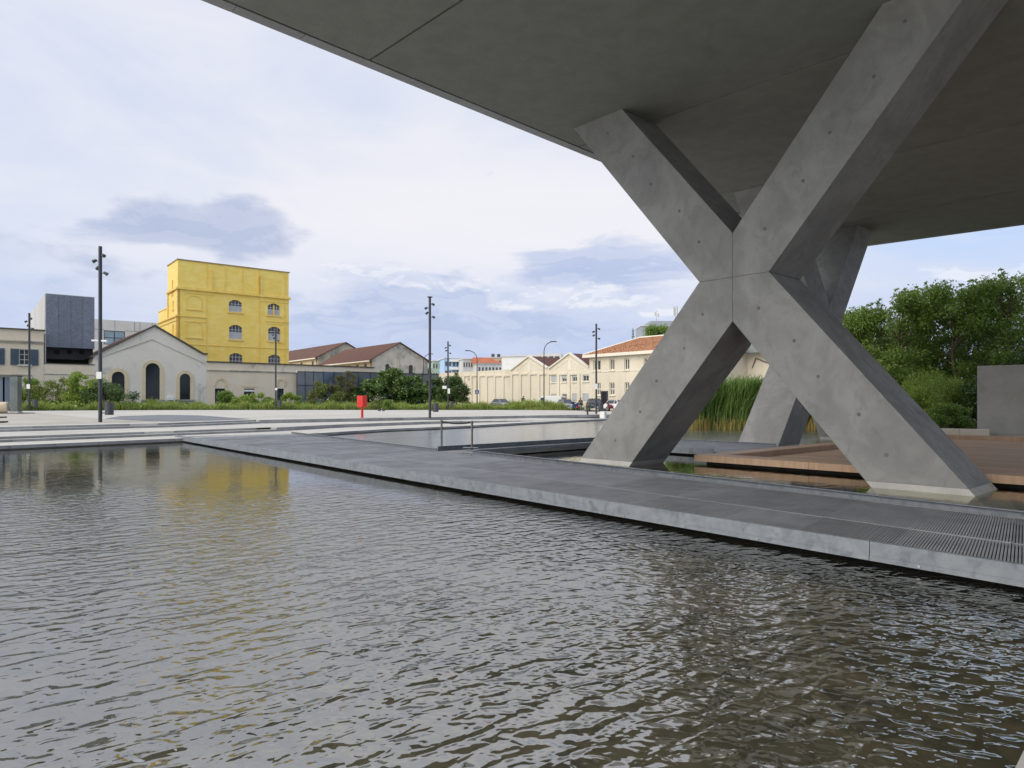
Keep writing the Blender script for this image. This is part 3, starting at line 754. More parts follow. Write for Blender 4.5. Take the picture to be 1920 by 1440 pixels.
uf.hexa(q4, -0.40, 0.118); uf.build('shadow_gap_block', 'shadow_gap_block', walk)  # added black block that makes the shadow gap over the water black

# side bridges round the inner pool
NB1 = (3.15, 26.1); F1 = (5.47, 30.3)
sb = thing('side_bridge', 'narrow grey side bridge branching off behind the two belt posts', 'footbridge', (0, 0, 0))
def plates(root, quad, n, z, mat='grating_steel', name='grating', gap=0.006):
    a, b_, c_, d_ = quad
    for i in range(n):
        p0, p1 = mix2(a, b_, i / n), mix2(a, b_, (i + 1) / n); q0, q1 = mix2(d_, c_, i / n), mix2(d_, c_, (i + 1) / n)
        mb = MB(); m_ = 30
        for j in range(m_):
            k0, k1 = (j + 0.22) / m_, (j + 0.78) / m_
            mb.hexa([mix2(p0, p1, k0), mix2(p0, p1, k1), mix2(q0, q1, k1), mix2(q0, q1, k0)], z - 0.03, z + rnd.uniform(-.001, .001))
        mb.build(name, mat, root)
plates(sb, (off(K1, V, 0.02), off(NB1, V, 0.02), F1, K0), 8, ZD)
kerb_run(sb, off(K1, U, 0.05), NB1, +1, 3.0, z0=0.15)
kerb_run(sb, K0, F1, -1, 6.0, z1=0.33, z0=0.10)
MB().hexa([off(K1, V, 0.10), off(NB1, V, 0.10), off(NB1, V, 0.4), off(K1, V, 0.4)], 0.03, 0.138).build('girder', 'pool_concrete', sb)
MB().hexa([off(K1, V, 0.5), off(NB1, V, 0.5), off(F1, V, -0.5), off(K0, V, -0.3)], -0.40, 0.10).build('shadow_gap_block', 'shadow_gap_block', sb)  # black block standing in for shade under the side bridge
lb = thing('landing_bridge', 'wide grey grating landing between the side bridge and the wooden deck', 'footbridge', (0, 0, 0))
W1, W2 = (7.24, 21.57), (10.4, 24.4)
plates(lb, (NB1, W1, W2, F1), 7, ZD)
kerb_run(lb, off(NB1, E1, 0.05), (6.57, 22.25), +1, 2.8)
kerb_run(lb, F1, (9.75, 25.18), -1, 3.0)
MB().hexa([off(NB1, N1, 0.15), off(W1, N1, 0.15), off(W2, N1, -0.3), off(F1, N1, -0.3)], -0.40, 0.10).build('shadow_gap_block', 'shadow_gap_block', lb)  # black block standing in for shade under the landing

# ================================================================== WOODEN DECK
dk = thing('wooden_deck', 'sunken brown timber deck with raised border beside the crossed columns', 'deck', (0, 0, 0))
TIP = (5.28, 19.8); TU = (0.742, 0.670); TE = (0.672, -0.741)
def dp(a, b_): return (TIP[0] + TU[0] * a + TE[0] * b_, TIP[1] + TU[1] * a + TE[1] * b_)
DL, DW = 19.6, 30.0
def border(a0, a1, b0, b1, n, along):
    for i in range(n):
        if along == 'b': q = [dp(a0, b0 + (b1 - b0) * i / n + .004), dp(a0, b0 + (b1 - b0) * (i + 1) / n - .004), dp(a1, b0 + (b1 - b0) * (i + 1) / n - .004), dp(a1, b0 + (b1 - b0) * i / n + .004)]
        else: q = [dp(a0 + (a1 - a0) * i / n + .004, b0), dp(a0 + (a1 - a0) * i / n + .004, b1), dp(a0 + (a1 - a0) * (i + 1) / n - .004, b1), dp(a0 + (a1 - a0) * (i + 1) / n - .004, b0)]
        MB().hexa(q, 0.085, 0.262).build('border_board', 'deck_wood', dk)
border(0, 0.8, 0.0, DW, 9, 'b'); border(0.806, DL - 0.706, 0, 0.66, 7, 'a'); border(DL - 0.7, DL, 0, DW, 9, 'b')
nplk = 128
for i in range(nplk):
    a0 = 0.81 + (DL - 1.52) * i / nplk; a1 = 0.81 + (DL - 1.52) * (i + 1) / nplk - 0.014
    z = 0.09 + rnd.uniform(-0.0015, 0.0015)
    q = [dp(a0, 0.665), dp(a0, DW), dp(a1, DW), dp(a1, 0.665)]
    vs = [(x, y, z - 0.03) for x, y in q] + [(x, y, z) for x, y in q]
    MB().add(vs, [(4, 5, 6, 7), (0, 1, 5, 4), (1, 2, 6, 5), (2, 3, 7, 6), (3, 0, 4, 7)]).build('plank', 'deck_wood', dk)
MB().hexa([dp(0.25, 0.25), dp(0.25, DW), dp(DL - .2, DW), dp(DL - .2, 0.25)], -0.4, 0.055).build('shadow_gap_block', 'shadow_gap_block', dk)  # black block standing in for shade under the timber deck

# ================================================================== OFFICE BUILDING OVERHEAD
ZS = 10.05
off_b = thing('office_building', 'concrete building slab cantilevered over the pool seen from below', 'building', (0, 0, 0))
SA = (-3.66, 16.73); SU = (0.7071, 0.7071); SD = (0.70, -0.714)
CORN = (17.0, 37.7); FE = (0.757, -0.653)
def sl(a): return off(SA, SU, a)
def row(a, far=46.0, inset=0.0): return off(sl(a), SD, inset), off(sl(a), SD, far)
marks = [-7.9, 0.0, 7.9, 15.8, 23.7]
LIP = 0.30
for a0, a1 in zip(marks[:-1], marks[1:]):
    p0, q0 = row(a0 + 0.034, inset=LIP + 0.05); p1, q1 = row(a1 - 0.034, inset=LIP + 0.05)
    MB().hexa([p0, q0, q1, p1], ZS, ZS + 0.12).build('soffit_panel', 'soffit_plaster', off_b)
p0, q0 = row(23.734, inset=LIP + 0.05)
cc = off(off(CORN, FE, 0.45), SU, -0.35); q1 = off(CORN, FE, 52.0); q1 = off(q1, SU, -0.35)
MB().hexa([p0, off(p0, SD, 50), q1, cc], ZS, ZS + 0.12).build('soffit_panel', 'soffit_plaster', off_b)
# edge lip of short metal panels
LL = 29.4 + 7.9; ne = 24
for i in range(ne):
    a0 = -7.9 + LL * i / ne + 0.006; a1 = -7.9 + LL * (i + 1) / ne - 0.006
    MB().hexa([sl(a0), off(sl(a0), SD, LIP), off(sl(a1), SD, LIP), sl(a1)], ZS - 0.012, ZS + 0.5).build('edge_panel', 'edge_metal', off_b)
for i in range(34):
    a = off(CORN, FE, 52.0 * i / 34 + 0.006); b_ = off(CORN, FE, 52.0 * (i + 1) / 34 - 0.006)
    MB().hexa([a, off(a, SU, -0.3), off(b_, SU, -0.3), b_], ZS - 0.012, ZS + 0.5).build('edge_panel', 'edge_metal', off_b)
big = [off(sl(-7.9), SD, 0.06), off(sl(-7.9), SD, 46), off(off(CORN, FE, 52), SU, -0.06), off(CORN, FE, 0.08)]
MB().hexa(big, ZS + 0.125, ZS + 1.3).build('floor_slab', 'dark_void', off_b)
up = [off(sl(-7.9), SD, 0.5), off(sl(-7.9), SD, 46), off(off(CORN, FE, 52), SU, -0.6), off(off(CORN, FE, 0.9), SU, -0.6)]
MB().hexa(up, ZS + 1.3, ZS + 15.0).build('upper_floors', 'dark_glass', off_b)
for k in range(4):
    MB().hexa([off(sl(-7.9), SD, 0.0), off(sl(-7.9), SD, 46), off(CORN, FE, 52), CORN], ZS + 4.6 + k * 3.6, ZS + 5.2 + k * 3.6).build('floor_band', 'edge_metal', off_b)

# ================================================================== CROSSED COLUMNS
def x_column(label, O, ang, depth):
    t = thing('crossed_column', label, 'column', (O[0], O[1], 0), ang, 'crossed concrete columns under the building')
    g = 0.003; cx = 5.065; zj = 4.85; D = depth
    legs = [[(0.10, 0.13), (2.00, 0.13), (cx - g, 3.76 + .008), (cx - g, zj - g), (4.13, zj - g)],
            [(8.15, 0.13), (10.02, 0.13), (6.0, zj - g), (cx + g, zj - g), (cx + g, 3.76 + .008)]]
    arms = [[(4.13, zj + g), (cx - g, zj + g), (cx - g, 5.94 - .008), (1.62, ZS + 0.02), (-0.22, ZS + 0.02)],
            [(cx + g, zj + g), (6.0, zj + g), (10.38, ZS + 0.02), (8.50, ZS + 0.02), (cx + g, 5.94 - .008)]]
    feet = [[(-0.33, -0.4), (1.55, -0.4), (2.0, 0.128), (0.11, 0.128)], [(8.60, -0.4), (10.47, -0.4), (10.01, 0.128), (8.15, 0.128)]]
    for nm, polys in (('leg', legs), ('arm', arms)):
        for pi, pl in enumerate(polys):
            o_ = MB().prism(pl, 0, D).build(nm, 'concrete', t, bevel=0.006)
            if nm == 'leg': a, b_ = ((0.98, .13), (4.7, 4.5)) if pi == 0 else ((9.1, .13), (5.4, 4.5))
            else: a, b_ = ((4.7, 5.25), (0.75, ZS)) if pi == 0 else ((5.45, 5.25), (9.4, ZS))
            for k in range(5):
                f_ = 0.13 + 0.19 * k; sx_ = 0.10 if k % 2 else -0.06
                px, pz_ = a[0] + (b_[0] - a[0]) * f_ + sx_, a[1] + (b_[1] - a[1]) * f_
                MB().lathe([(0.046, 0.0), (0.046, 0.007), (0.040, 0.0115), (0.001, 0.0115)], 12, (px, -0.003 + 0.012, pz_), Matrix.Rotation(R(90), 3, 'X')).build('tie_hole', 'tie_hole_dark', o_)
                # same holes on the narrow outer faces
    for pl in feet: MB().prism(pl, 0.010, D - 0.010).build('base_strip', 'concrete_foot', t)
    MB().box((cx - .5, 0.03, zj - .5), (cx + .5, D - 0.03, zj + .5)).build('joint_core', 'dark_void', t)
    return t
x_column('big crossed grey concrete column standing in the near pool, the nearer of the two', (2.0, 20.46), math.atan2(-0.742, 0.670), 1.62)
x_column('farther crossed concrete column seen edge on behind the near one, beyond the timber deck', (10.05, 25.87), math.atan2(0.697, 0.717), 1.66)

# screen wall and planter behind the deck
wx, wy = G(1832, 813.5, 0.27)
sw = thing('screen_wall', 'tall plain grey wall at the back of the wooden deck on the right', 'wall', (wx, wy, 0.1), math.atan2(-0.70, 0.714))
for i in range(4):
    MB().box((i * 2.9 + 0.004, 0, 0.12), ((i + 1) * 2.9 - 0.004, 0.28, 3.42)).build('wall_panel', 'wall_concrete', sw, bevel=0.008)
MB().box((-0.28, 0.15, -0.1), (11.6, 0.5, 0.42)).build('dark_gap_block', 'dark_void', sw)  # near-black block put in for the dark gap beside and below the wall
pxw = G(1745, 812.5, 0.30)
pl_ = thing('planter_kerb', 'low cream stone block beneath the shrubs beside the grey wall', 'kerb', (pxw[0], pxw[1], 0.1), math.atan2(-0.62, 0.785))
for i in range(2): MB().box((i * 1.16, 0, 0), (i * 1.16 + 1.15, 0.45, 0.44)).build('stone_block', 'cream_trim', pl_, bevel=0.012)


# ================================================================== BUILDINGS ON THE LEFT
def gz(p_): return plaza_z(p_[0], p_[1])
def body(parent, x0, x1, y0, y1, z0, z1, mat, name='wall'):
    """side and back walls behind a pierced front"""
    mb = MB()
    mb.add([(x0, y0, z0), (x0, y1, z0), (x0, y1, z1), (x0, y0, z1)], [(0, 1, 2, 3)])
    mb.add([(x1, y0, z0), (x1, y1, z0), (x1, y1, z1), (x1, y0, z1)], [(0, 1, 2, 3)])
    mb.add([(x0, y1, z0), (x1, y1, z0), (x1, y1, z1), (x0, y1, z1)], [(0, 1, 2, 3)])
    return mb.build(name, mat, parent)

# ---- gabled hall with three arched windows
GA = FP(-13.5); zg = gz(GA) - 0.4
gb = thing('gabled_hall', 'pale gabled hall with three tall arched windows left of the golden tower', 'building', (GA[0], GA[1], 0), FA)
fr = Frame(GA, FA)
def X(px, py=754): return fr.at(px, py)[0]
def fz(px, py): return fr.at(px, py)[1]
xa, za = fr.at(290, 612); eL = fr.at(177, 668)[1]; eR = fr.at(382, 664.5)[1]
WID = 13.5
outl = [(0, zg), (WID, zg), (WID, eR - 0.1), (WID - 0.55, eR), (xa, za), (0, eL)]
wins = []
for (pl, prr, pt, pb) in ((209.5, 234, 696.7, 752), (273, 300, 680.8, 749.2), (337, 357.2, 700.5, 749.2)):
    wins.append(arch(X(pl), X(prr), fz((pl + prr) / 2, pb), fz((pl + prr) / 2, pt)))
MB().wall(outl, wins, 0, 0.35).build('front_wall', 'gable_plaster', gb)
sr = MB()
for wo_ in wins: ring(sr, wo_, 0.45, -0.05, 0.002)
sr.build('window_surround', 'ochre_trim', gb)
for wo_ in wins: window(gb, wo_, 0.22, 1, 1, 0.07, 'dark_metal', 'dark_glass', 'arched_window')
for wo_ in wins[1:]:
    MB().box((wo_[0][0] - 0.5, -0.22, wo_[0][1] - 0.22), (wo_[1][0] + 0.5, 0.1, wo_[0][1] - 0.004)).build('sill', 'step_side', gb)
# raking string course and coping
def rake(x0, z0, x1, z1, th, ya, yb):
    return [(x0, ya, z0), (x1, ya, z1), (x1, ya, z1 + th), (x0, ya, z0 + th), (x0, yb, z0), (x1, yb, z1), (x1, yb, z1 + th), (x0, yb, z0 + th)]
HX = [(0, 3, 2, 1), (4, 5, 6, 7), (0, 1, 5, 4), (1, 2, 6, 5), (2, 3, 7, 6), (3, 0, 4, 7)]
mb = MB()
xs_, zs_ = fr.at(285, 637.5)
mb.add(rake(0.3, zs_ - (xs_ - 0.3) * 0.44, xs_, zs_, 0.13, -0.06, 0.003), HX).add(rake(xs_, zs_, WID - 0.4, fz(380, 681), 0.13, -0.06, 0.003), HX)
mb.build('string_course', 'hall_plaster', gb)
mb = MB()
mb.add(rake(-0.3, eL - 0.3 * 0.55, xa, za + .01, 0.22, -0.25, 0.5), HX); mb.add(rake(xa, za + .01, WID - 0.5, eR, 0.22, -0.25, 0.5), HX); mb.add(rake(WID - 0.5, eR, WID + 0.1, eR - 0.02, 0.20, -0.25, 0.5), HX)
mb.build('coping', 'dark_coping', gb)
mb = MB(); sl_ = (za - eL) / xa
mb.add([(-0.5, 0.5, eL - sl_ * .5 + .12), (xa, 0.5, za + .15), (xa, 26, za + .15), (-0.5, 26, eL - sl_ * .5 + .12)], [(0, 1, 2, 3)])
mb.add([(xa, 0.5, za + .15), (WID, 0.5, eR + .05), (WID, 26, eR + .05), (xa, 26, za + .15)], [(0, 1, 2, 3)])
mb.build('roof', 'brown_tiles', gb)
body(gb, 0.01, WID - 0.01, 0.35, 26, zg, min(eL, eR) - 0.1, 'gable_plaster', 'side_wall')
mb = MB(); qx = X(318, 745); MB().box((qx - 0.35, -0.5, fz(318, 750)), (qx + 0.45, -0.05, fz(318, 745))).build('meter_box', 'white_paint', gb)

# ---- low perimeter wall building
LW = FP(0.02); zl = gz(LW) - 0.5
lw = thing('low_annex', 'low plastered annex with blind arches and barred doors in front of the golden tower', 'building', (LW[0], LW[1], 0), FA)
fr = Frame(LW, FA)
zt = fr.at(388, 679)[1]; LWL = 25.6
holes = []
doors = []
for (a, b_, tp, bt) in ((403, 422, 728.3, 757), (457.5, 477.5, 728.6, 745), (519.5, 532.5, 728.6, 757)):
    x0, x1 = fr.at(a, 740)[0], fr.at(b_, 740)[0]; z1 = fr.at(a, tp)[1]; z0 = max(zl + 0.05, fr.at(a, bt)[1])
    doors.append(rect(x0, x1, z0, z1))
MB().wall(rect(0, LWL, zl, zt), doors, 0, 0.3).build('front_wall', 'old_plaster', lw)
mb = MB(); mb.box((0.0, -0.16, zt), (LWL, 0.5, zt + 0.16)); mb.build('coping', 'dark_coping', lw)
mb = MB(); z2 = fr.at(420, 695)[1]; mb.box((0.0, -0.14, z2), (17.2, 0.003, z2 + 0.11)); mb.box((0.0, -0.05, z2 - 0.15), (17.2, 0.003, z2 - 0.004)); mb.build('string_course', 'hall_plaster', lw)
for d_, kind in zip(doors, ('g', 'w', 'g')):
    if kind == 'g':
        window(lw, d_, 0.2, 4, 3, 0.07, 'shutter_blue', 'dark_glass', 'barred_door')
    else:
        window(lw, d_, 0.15, 2, 2, 0.08, 'dark_metal', 'window_glass', 'low_window')
        MB().box((d_[0][0] - 0.02, 0.02, d_[2][1] - 0.42), (d_[1][0] + 0.02, 0.10, d_[2][1] - 0.16)).build('shade', 'white_paint', lw)
    if kind == 'w':
        mb = MB(); xm0, xm1 = d_[0][0] - 0.35, d_[1][0] + 0.35; mb.box((xm0, -0.05, d_[2][1] + 0.25), (xm1, 0.003, d_[2][1] + 0.40))
        mb.build('window_head', 'ochre_trim', lw)
for a, b_ in ((400.5, 425.5), (517, 536)):
    x0, x1 = fr.at(a, 735)[0], fr.at(b_, 735)[0]; zz = fr.at(a, 724)[1]; ztp = fr.at((a + b_) / 2, 712.5)[1]
    ar = arch(x0 + .3, x1 - .3, zz, ztp, None if (ztp - zz) >= (x1 - x0 - .6) / 2 else (ztp - zz) * .98)
    mb = MB(); ring(mb, ar, 0.32, -0.07, 0.003); mb.build('blind_arch', 'ochre_trim', lw)
body(lw, 0.01, LWL, 0.3, 9, zl, zt, 'old_plaster', 'side_wall')
MB().box((0.1, 0.4, zt - 0.3), (LWL - 0.1, 9, zt - 0.05)).build('roof', 'brown_tiles', lw)

# ---- gold tower
d0 = 104.0; GO = ((333.3 - CX) / FPX * d0, d0); zg = gz(GO) - 0.5
gt = thing('golden_tower', 'golden tower block of four storeys rising behind the low annex', 'building', (GO[0], GO[1], 0), FA)
fr = Frame(GO, FA)
GWd = fr.at(541.7, 600)[0]; ZT_ = 23.65; ZC = fr.at(335, 542)[1]
fw = []
for (a, b_, t_, bt) in ((429, 454, 562.6, 585.3), (502, 525, 569.2, 591.3), (429.5, 454.6, 609.2, 636.5), (503, 526, 612.6, 639.8), (430, 455.3, 662, 684), (503, 526, 665, 688)):
    x0, x1 = fr.at(a, 600)[0], fr.at(b_, 600)[0]; m_ = (a + b_) / 2
    fw.append(arch(x0, x1, fr.at(m_, bt)[1], fr.at(m_, t_)[1], (x1 - x0) * 0.24))
MB().wall(rect(0, GWd, zg, ZC), fw, 0, 0.4).build('front_wall', 'gold_leaf', gt)
MB().wall(rect(0.10, GWd - 0.05, ZC + 0.42, ZT_ - 0.16), (), -0.02, 0.3).build('upper_wall', 'gold_leaf', gt)
for i, wo_ in enumerate(fw):
    wi = window(gt, wo_, 0.2, 4, 3, 0.07, 'window_bars', 'window_glass', 'arched_window', half=0.52 if i < 4 else None)
    if i == 1: MB().box(((wo_[0][0] + wo_[1][0]) / 2 - .12, 0.05, wo_[0][1]), ((wo_[0][0] + wo_[1][0]) / 2 + .12, 0.19, wo_[0][1] + 1.65)).build('mullion', 'gold_trim', wi)
    MB().box((wo_[0][0] - 0.2, -0.16, wo_[0][1] - 0.22), (wo_[1][0] + 0.2, 0.1, wo_[0][1] - 0.004)).build('sill', 'gold_trim', gt)
SDY, LDY = 6.6, 13.2
mb = MB()   # cornices
mb.box((-0.28, -0.30, ZC + 0.004), (GWd + 0.28, SDY + .2, ZC + 0.18)); mb.box((-0.16, -0.18, ZC + 0.18), (GWd + 0.16, SDY + .1, ZC + 0.42))
mb.build('main_cornice', 'gold_trim', gt)
mb = MB(); mb.box((-0.10, -0.14, ZT_ - 0.158), (GWd + 0.12, SDY + .1, ZT_)); mb.build('parapet_coping', 'tower_coping', gt)
ZB = fr.at(335, 593)[1]; ZD2 = fr.at(450, 651)[1]
mb = MB(); xq = fr.at(387, 600)[0]; xr = fr.at(487, 600)[0]
mb.box((-0.14, -0.12, ZB), (xq, 0.003, ZB + 0.20)); mb.box((1.0, -0.07, ZB - 0.75), (xq, 0.003, ZB - 0.62))
mb.box((xr + 1.0, -0.09, fr.at(520, 604.5)[1]), (GWd + 0.1, 0.003, fr.at(520, 603)[1])); mb.box((xr + 1.0, -0.06, fr.at(520, 608.5)[1]), (GWd, 0.003, fr.at(520, 607.5)[1]))
mb.box((0, -0.08, ZD2), (GWd + .05, 0.003, ZD2 + 0.14)); mb.box((xr, -0.08, ZC - 0.72), (GWd, 0.003, ZC - 0.58)); mb.box((1.0, -0.06, ZC - 0.55), (xq + 1.2, 0.003, ZC - 0.42))
mb.build('string_course', 'gold_trim', gt)
mb = MB()   # pilasters and joints
for px, wdt in ((386.5, 0.10), (421, 0.16), (453.5, 0.10), (485.5, 0.12), (533, 0.2)):
    x = fr.at(px, 520)[0]; mb.box((x, -0.10, ZC + 0.43), (x + wdt, -0.018, ZT_ - 0.17))
for px, wdt in ((386.5, 0.10), (485.5, 0.12), (533, 0.14)):
    x = fr.at(px, 620)[0]; mb.box((x, -0.07, zg), (x + wdt, 0.003, ZC - 0.004))
mb.build('pilaster', 'gold_trim', gt)
mb = MB()
for px, p0, p1 in ((395.5, 506, 545), (482.6, 517, 555)):
    x = fr.at(px, 530)[0]; mb.box((x, -0.28, fr.at(px, p1)[1]), (x + 0.16, -0.021, fr.at(px, p0)[1]))
x = fr.at(487.3, 530)[0]; mb.box((x, -0.2, fr.at(487, 555)[1]), (x + 0.3, -0.021, fr.at(487, 516)[1]))
mb.build('downpipe', 'gold_trim', gt)
for (a, b_, t_, bt) in ((350, 378, 555.2, 579.8), (350, 378, 603.4, 632.8)):
    x0, x1 = fr.at(a, 600)[0], fr.at(b_, 600)[0]; m_ = (a + b_) / 2
    ar = arch(x0, x1, fr.at(m_, bt)[1], fr.at(m_, t_)[1], (x1 - x0) * 0.24)
    mb = MB(); ring(mb, ar, 0.10, -0.06, 0.003); mb.box((x0 - .15, -0.12, ar[0][1] - 0.18), (x1 + .15, 0.003, ar[0][1])); mb.build('blind_window', 'gold_trim', gt)
# left flank: built as a rotated pierced wall
gs = bpy.data.objects.new('flank', None)
def flank_wall(y0, y1, z0, z1, holes):
    mb = MB().wall(rect(y0, y1, z0, z1), holes, 0, 0.35)
    mb.v = [(b_, a, z) for a, b_, z in mb.v]
    return mb
fh1 = [arch(3.1, 3.75, fr.at(333, 536)[1] - 0.9, fr.at(333, 515)[1] - 0.3)]
fh2 = [arch(2.6, 3.3, fr.at(333, 574)[1] - .2, fr.at(333, 557)[1] - .2)]
fh3 = [arch(2.6, 3.4, fr.at(333, 627)[1], fr.at(333, 604)[1]), arch(8.6, 9.5, fr.at(333, 625)[1], fr.at(333, 607)[1])]
flank_wall(0.0, SDY, ZC + 0.42, ZT_ - 0.16, fh1).build('flank_wall', 'gold_leaf', gt)
flank_wall(0.0, SDY, ZB, ZC, fh2).build('flank_wall', 'gold_leaf', gt)
flank_wall(0.0, LDY, zg, ZB, fh3).build('flank_wall', 'gold_leaf', gt)
for h in fh1 + fh2 + fh3:
    mb = MB(); mb.add([(0.30, y_, z_) for y_, z_ in h], [tuple(range(len(h)))]); mb.build('niche', 'gold_trim', gt)
    mb = MB(); yy0, yy1 = h[0][0], h[1][0]; mb.box((-0.14, yy0 - .15, h[0][1] - .2), (0.05, yy1 + .15, h[0][1] - 0.004)); mb.build('sill', 'gold_trim', gt)
mb = MB(); mb.box((-0.25, -0.0, ZB - 0.004), (0.1, LDY + .2, ZB + 0.22)); mb.box((-0.12, 0.2, ZB - 0.6), (0.003, LDY, ZB - 0.46)); mb.build('flank_cornice', 'gold_trim', gt)
mb = MB(); mb.box((0.0, SDY, ZB + .22), (GWd * .6, LDY, ZB + 1.9)); mb.box((-.1, SDY - .0, ZB + 1.9), (GWd * .6, LDY + .1, ZB + 2.05)); mb.build('rear_wing', 'gold_leaf', gt)
mb = MB(); mb.tube((-0.12, SDY - 0.5, ZB + .3), (-0.12, SDY - 0.5, ZC), 0.09); mb.tube((-0.12, 0.5, zg), (-0.12, 0.5, ZB - .1), 0.08); mb.build('drainpipe', 'gold_trim', gt)
mb = MB(); mb.box((0.3, 0.4, zg), (GWd - 0.02, SDY, ZC)); mb.box((0.3, 0.35, ZC + .42), (GWd - .07, SDY, ZT_ - .17)); mb.build('core', 'gold_leaf', gt)
bpy.data.objects.remove(gs)

# ---- glass fence wall
GF = FP(17.0, -0.55)
gf = thing('glass_fence', 'long blue grey mirrored glass fence running behind the shrubs', 'fence', (GF[0], GF[1], 0), FA)
fr = Frame(GF, FA); zb_ = gz(GF) - 0.4
edges = [556.5, 572, 587.5, 606, 626, 650, 672, 694, 715, 735, 755, 775, 792, 808, 822.5]
for i in range(len(edges) - 1):
    x0, x1 = fr.at(edges[i], 730)[0] + 0.03, fr.at(edges[i + 1], 730)[0] - 0.03
    zt0 = fr.at((edges[i] + edges[i + 1]) / 2, 696.2 + (edges[i] - 556) * 0.0185)[1]
    gate = i < 3
    y_ = 0 if gate else 0.02
    o_ = MB().box((x0, y_, zb_), (x1, y_ + 0.05, zt0)).build('gate_panel' if gate else 'glass_panel', 'gate_steel' if gate else 'fence_glass', gf)
    if gate:
        mb = MB(); mb.box((x0, -0.05, 4.3), (x1, -0.002, 4.38)); mb.box((x0, -0.05, zt0 - .1), (x1, -0.002, zt0)); mb.build('gate_rail', 'dark_metal', o_)
    mb = MB(); mb.box((x0 - 0.045, -0.06, zb_), (x0 - 0.005, 0.1, zt0 + 0.06)); mb.build('post', 'dark_metal', gf)
x0, x1 = fr.at(556.5, 730)[0], fr.at(822.5, 730)[0]
MB().box((x0 + 8, -0.03, fr.at(606, 697)[1] + .05), (x1, 0.12, fr.at(606, 697)[1] + 0.17)).build('top_rail', 'dark_metal', gf)
MB().lathe([(0.05, -.12), (0.11, 0), (0.11, .18), (0.02, .24)], 10, (x0 - 0.15, -0.35, fr.at(556, 698)[1])).build('camera_dome', 'white_paint', gf)

# ---- old house with shutters at the far left, its yard wall, and the metal block
OH = FP(-34.0); fr = Frame(OH, FA)
oh = thing('shuttered_house', 'old plastered house with blue grey shutters at the left end of the row', 'building', (OH[0], OH[1], 0), FA)
xe = fr.at(82, 650)[0]; zt = fr.at(82, 620.5)[1]; zl = gz(OH) - 0.5
wn = []
for a, b_ in ((36, 56), (-26, -8), (-92, -72)):
    wn.append(rect(fr.at(a, 670)[0], fr.at(b_, 670)[0], fr.at(46, 684)[1], fr.at(46, 655)[1]))
low = [rect(fr.at(a, 735)[0], fr.at(b_, 735)[0], fr.at(46, 749)[1], fr.at(46, 724)[1]) for a, b_ in ((-30, -8),)]
MB().wall(rect(0, xe, zl, zt), wn + low, 0, 0.35).build('front_wall', 'old_plaster', oh)
body(oh, 0, xe - .01, 0.35, 9, zl, zt, 'old_plaster', 'side_wall')
mb = MB(); mb.box((-.2, -.2, zt), (xe + .15, 9.2, zt + .14)); mb.build('coping', 'dark_coping', oh)
zz = fr.at(46, 641)[1]; mb = MB(); mb.box((0, -.22, zz), (xe + .05, .003, zz + .16)); mb.box((0, -.10, zz - .2), (xe, .003, zz - .004)); mb.build('cornice', 'hall_plaster', oh)
zz = fr.at(46, 704)[1]; MB().box((0, -.12, zz), (xe - 1.2, .003, zz + .12)).build('string_course', 'hall_plaster', oh)
for h in wn:
    wi = window(oh, h, 0.2, 2, 3, 0.08, 'window_bars', 'window_glass', 'window')
    for s in (0, 1):
        sx0 = h[0][0] - 0.85 if s == 0 else h[1][0] + 0.03
        mb = MB(); mb.box((sx0, -0.09, h[0][1] - .05), (sx0 + 0.82, -0.03, h[2][1] + .03))
        for j in range(18):
            z_ = h[0][1] + 0.1 + j * (h[2][1] - h[0][1] - .2) / 18; mb.box((sx0 + .08, -0.115, z_), (sx0 + .74, -0.088, z_ + .05))
        mb.build('shutter', 'shutter_blue', oh)
    MB().box((h[0][0] - .2, -0.2, h[0][1] - .16), (h[1][0] + .2, .1, h[0][1] - .004)).build('sill', 'step_top', oh)
for h in low: window(oh, h, 0.2, 3, 3, 0.06, 'dark_metal', 'dark_glass', 'barred_window')

YW = off(OH, FD, xe + 0.02); frY = Frame(YW, FA); zt = frY.at(120, 683)[1]; ywl = frY.at(178, 690)[0] - 0.02
yw = thing('yard_wall', 'stained plaster wall under the grey metal block behind the bushes', 'wall', (YW[0], YW[1], 0), FA)
mb = MB().box((0, 0.02, zl), (ywl, 0.45, zt)); mb.build('wall_face', 'old_plaster', yw)
MB().box((0, -.05, frY.at(120, 702.5)[1]), (ywl, .018, frY.at(120, 701)[1])).build('ledge', 'hall_plaster', yw)
MB().box((-.02, -.04, zt + .004), (ywl, .55, zt + .1)).build('coping', 'dark_coping', yw)

MBk = FP(0, 3.2); fr = Frame(MBk, FA)
xk0, xk1 = fr.at(86.5, 600)[0], fr.at(177, 600)[0]; zk1 = fr.at(86.5, 550.3)[1]; zk0 = fr.at(86.5, 650.5)[1]
BKO = (MBk[0] + FD[0] * xk0, MBk[1] + FD[1] * xk0); bw = xk1 - xk0
bk = thing('metal_block', 'grey metal clad block with sloping flank projecting above the yard wall', 'building', (BKO[0], BKO[1], 0), FA)
nface = 4
for i in range(nface):
    MB().box((bw * i / nface + .012, -0.12, zk0), (bw * (i + 1) / nface - .012, -0.002, zk1 - 0.05)).build('mesh_panel', 'metal_foam', bk)
MB().box((0.0, 0.0, zk0 + .02), (bw, 9.0, zk1 - .06)).build('core', 'dark_metal', bk)
MB().box((-0.05, -0.13, zk1 - .05), (bw + .02, 9.0, zk1 + .03)).build('coping', 'grey_metal_cladding', bk)
FY = 26.0
for i in range(9):
    y0, y1 = FY * i / 9 + (0.02 if i else -.10), FY * (i + 1) / 9 - .02
    MB().box((-0.16, y0, 4), (-0.012, y1, zk1 - .06)).build('flank_panel', 'grey_metal_cladding', bk)
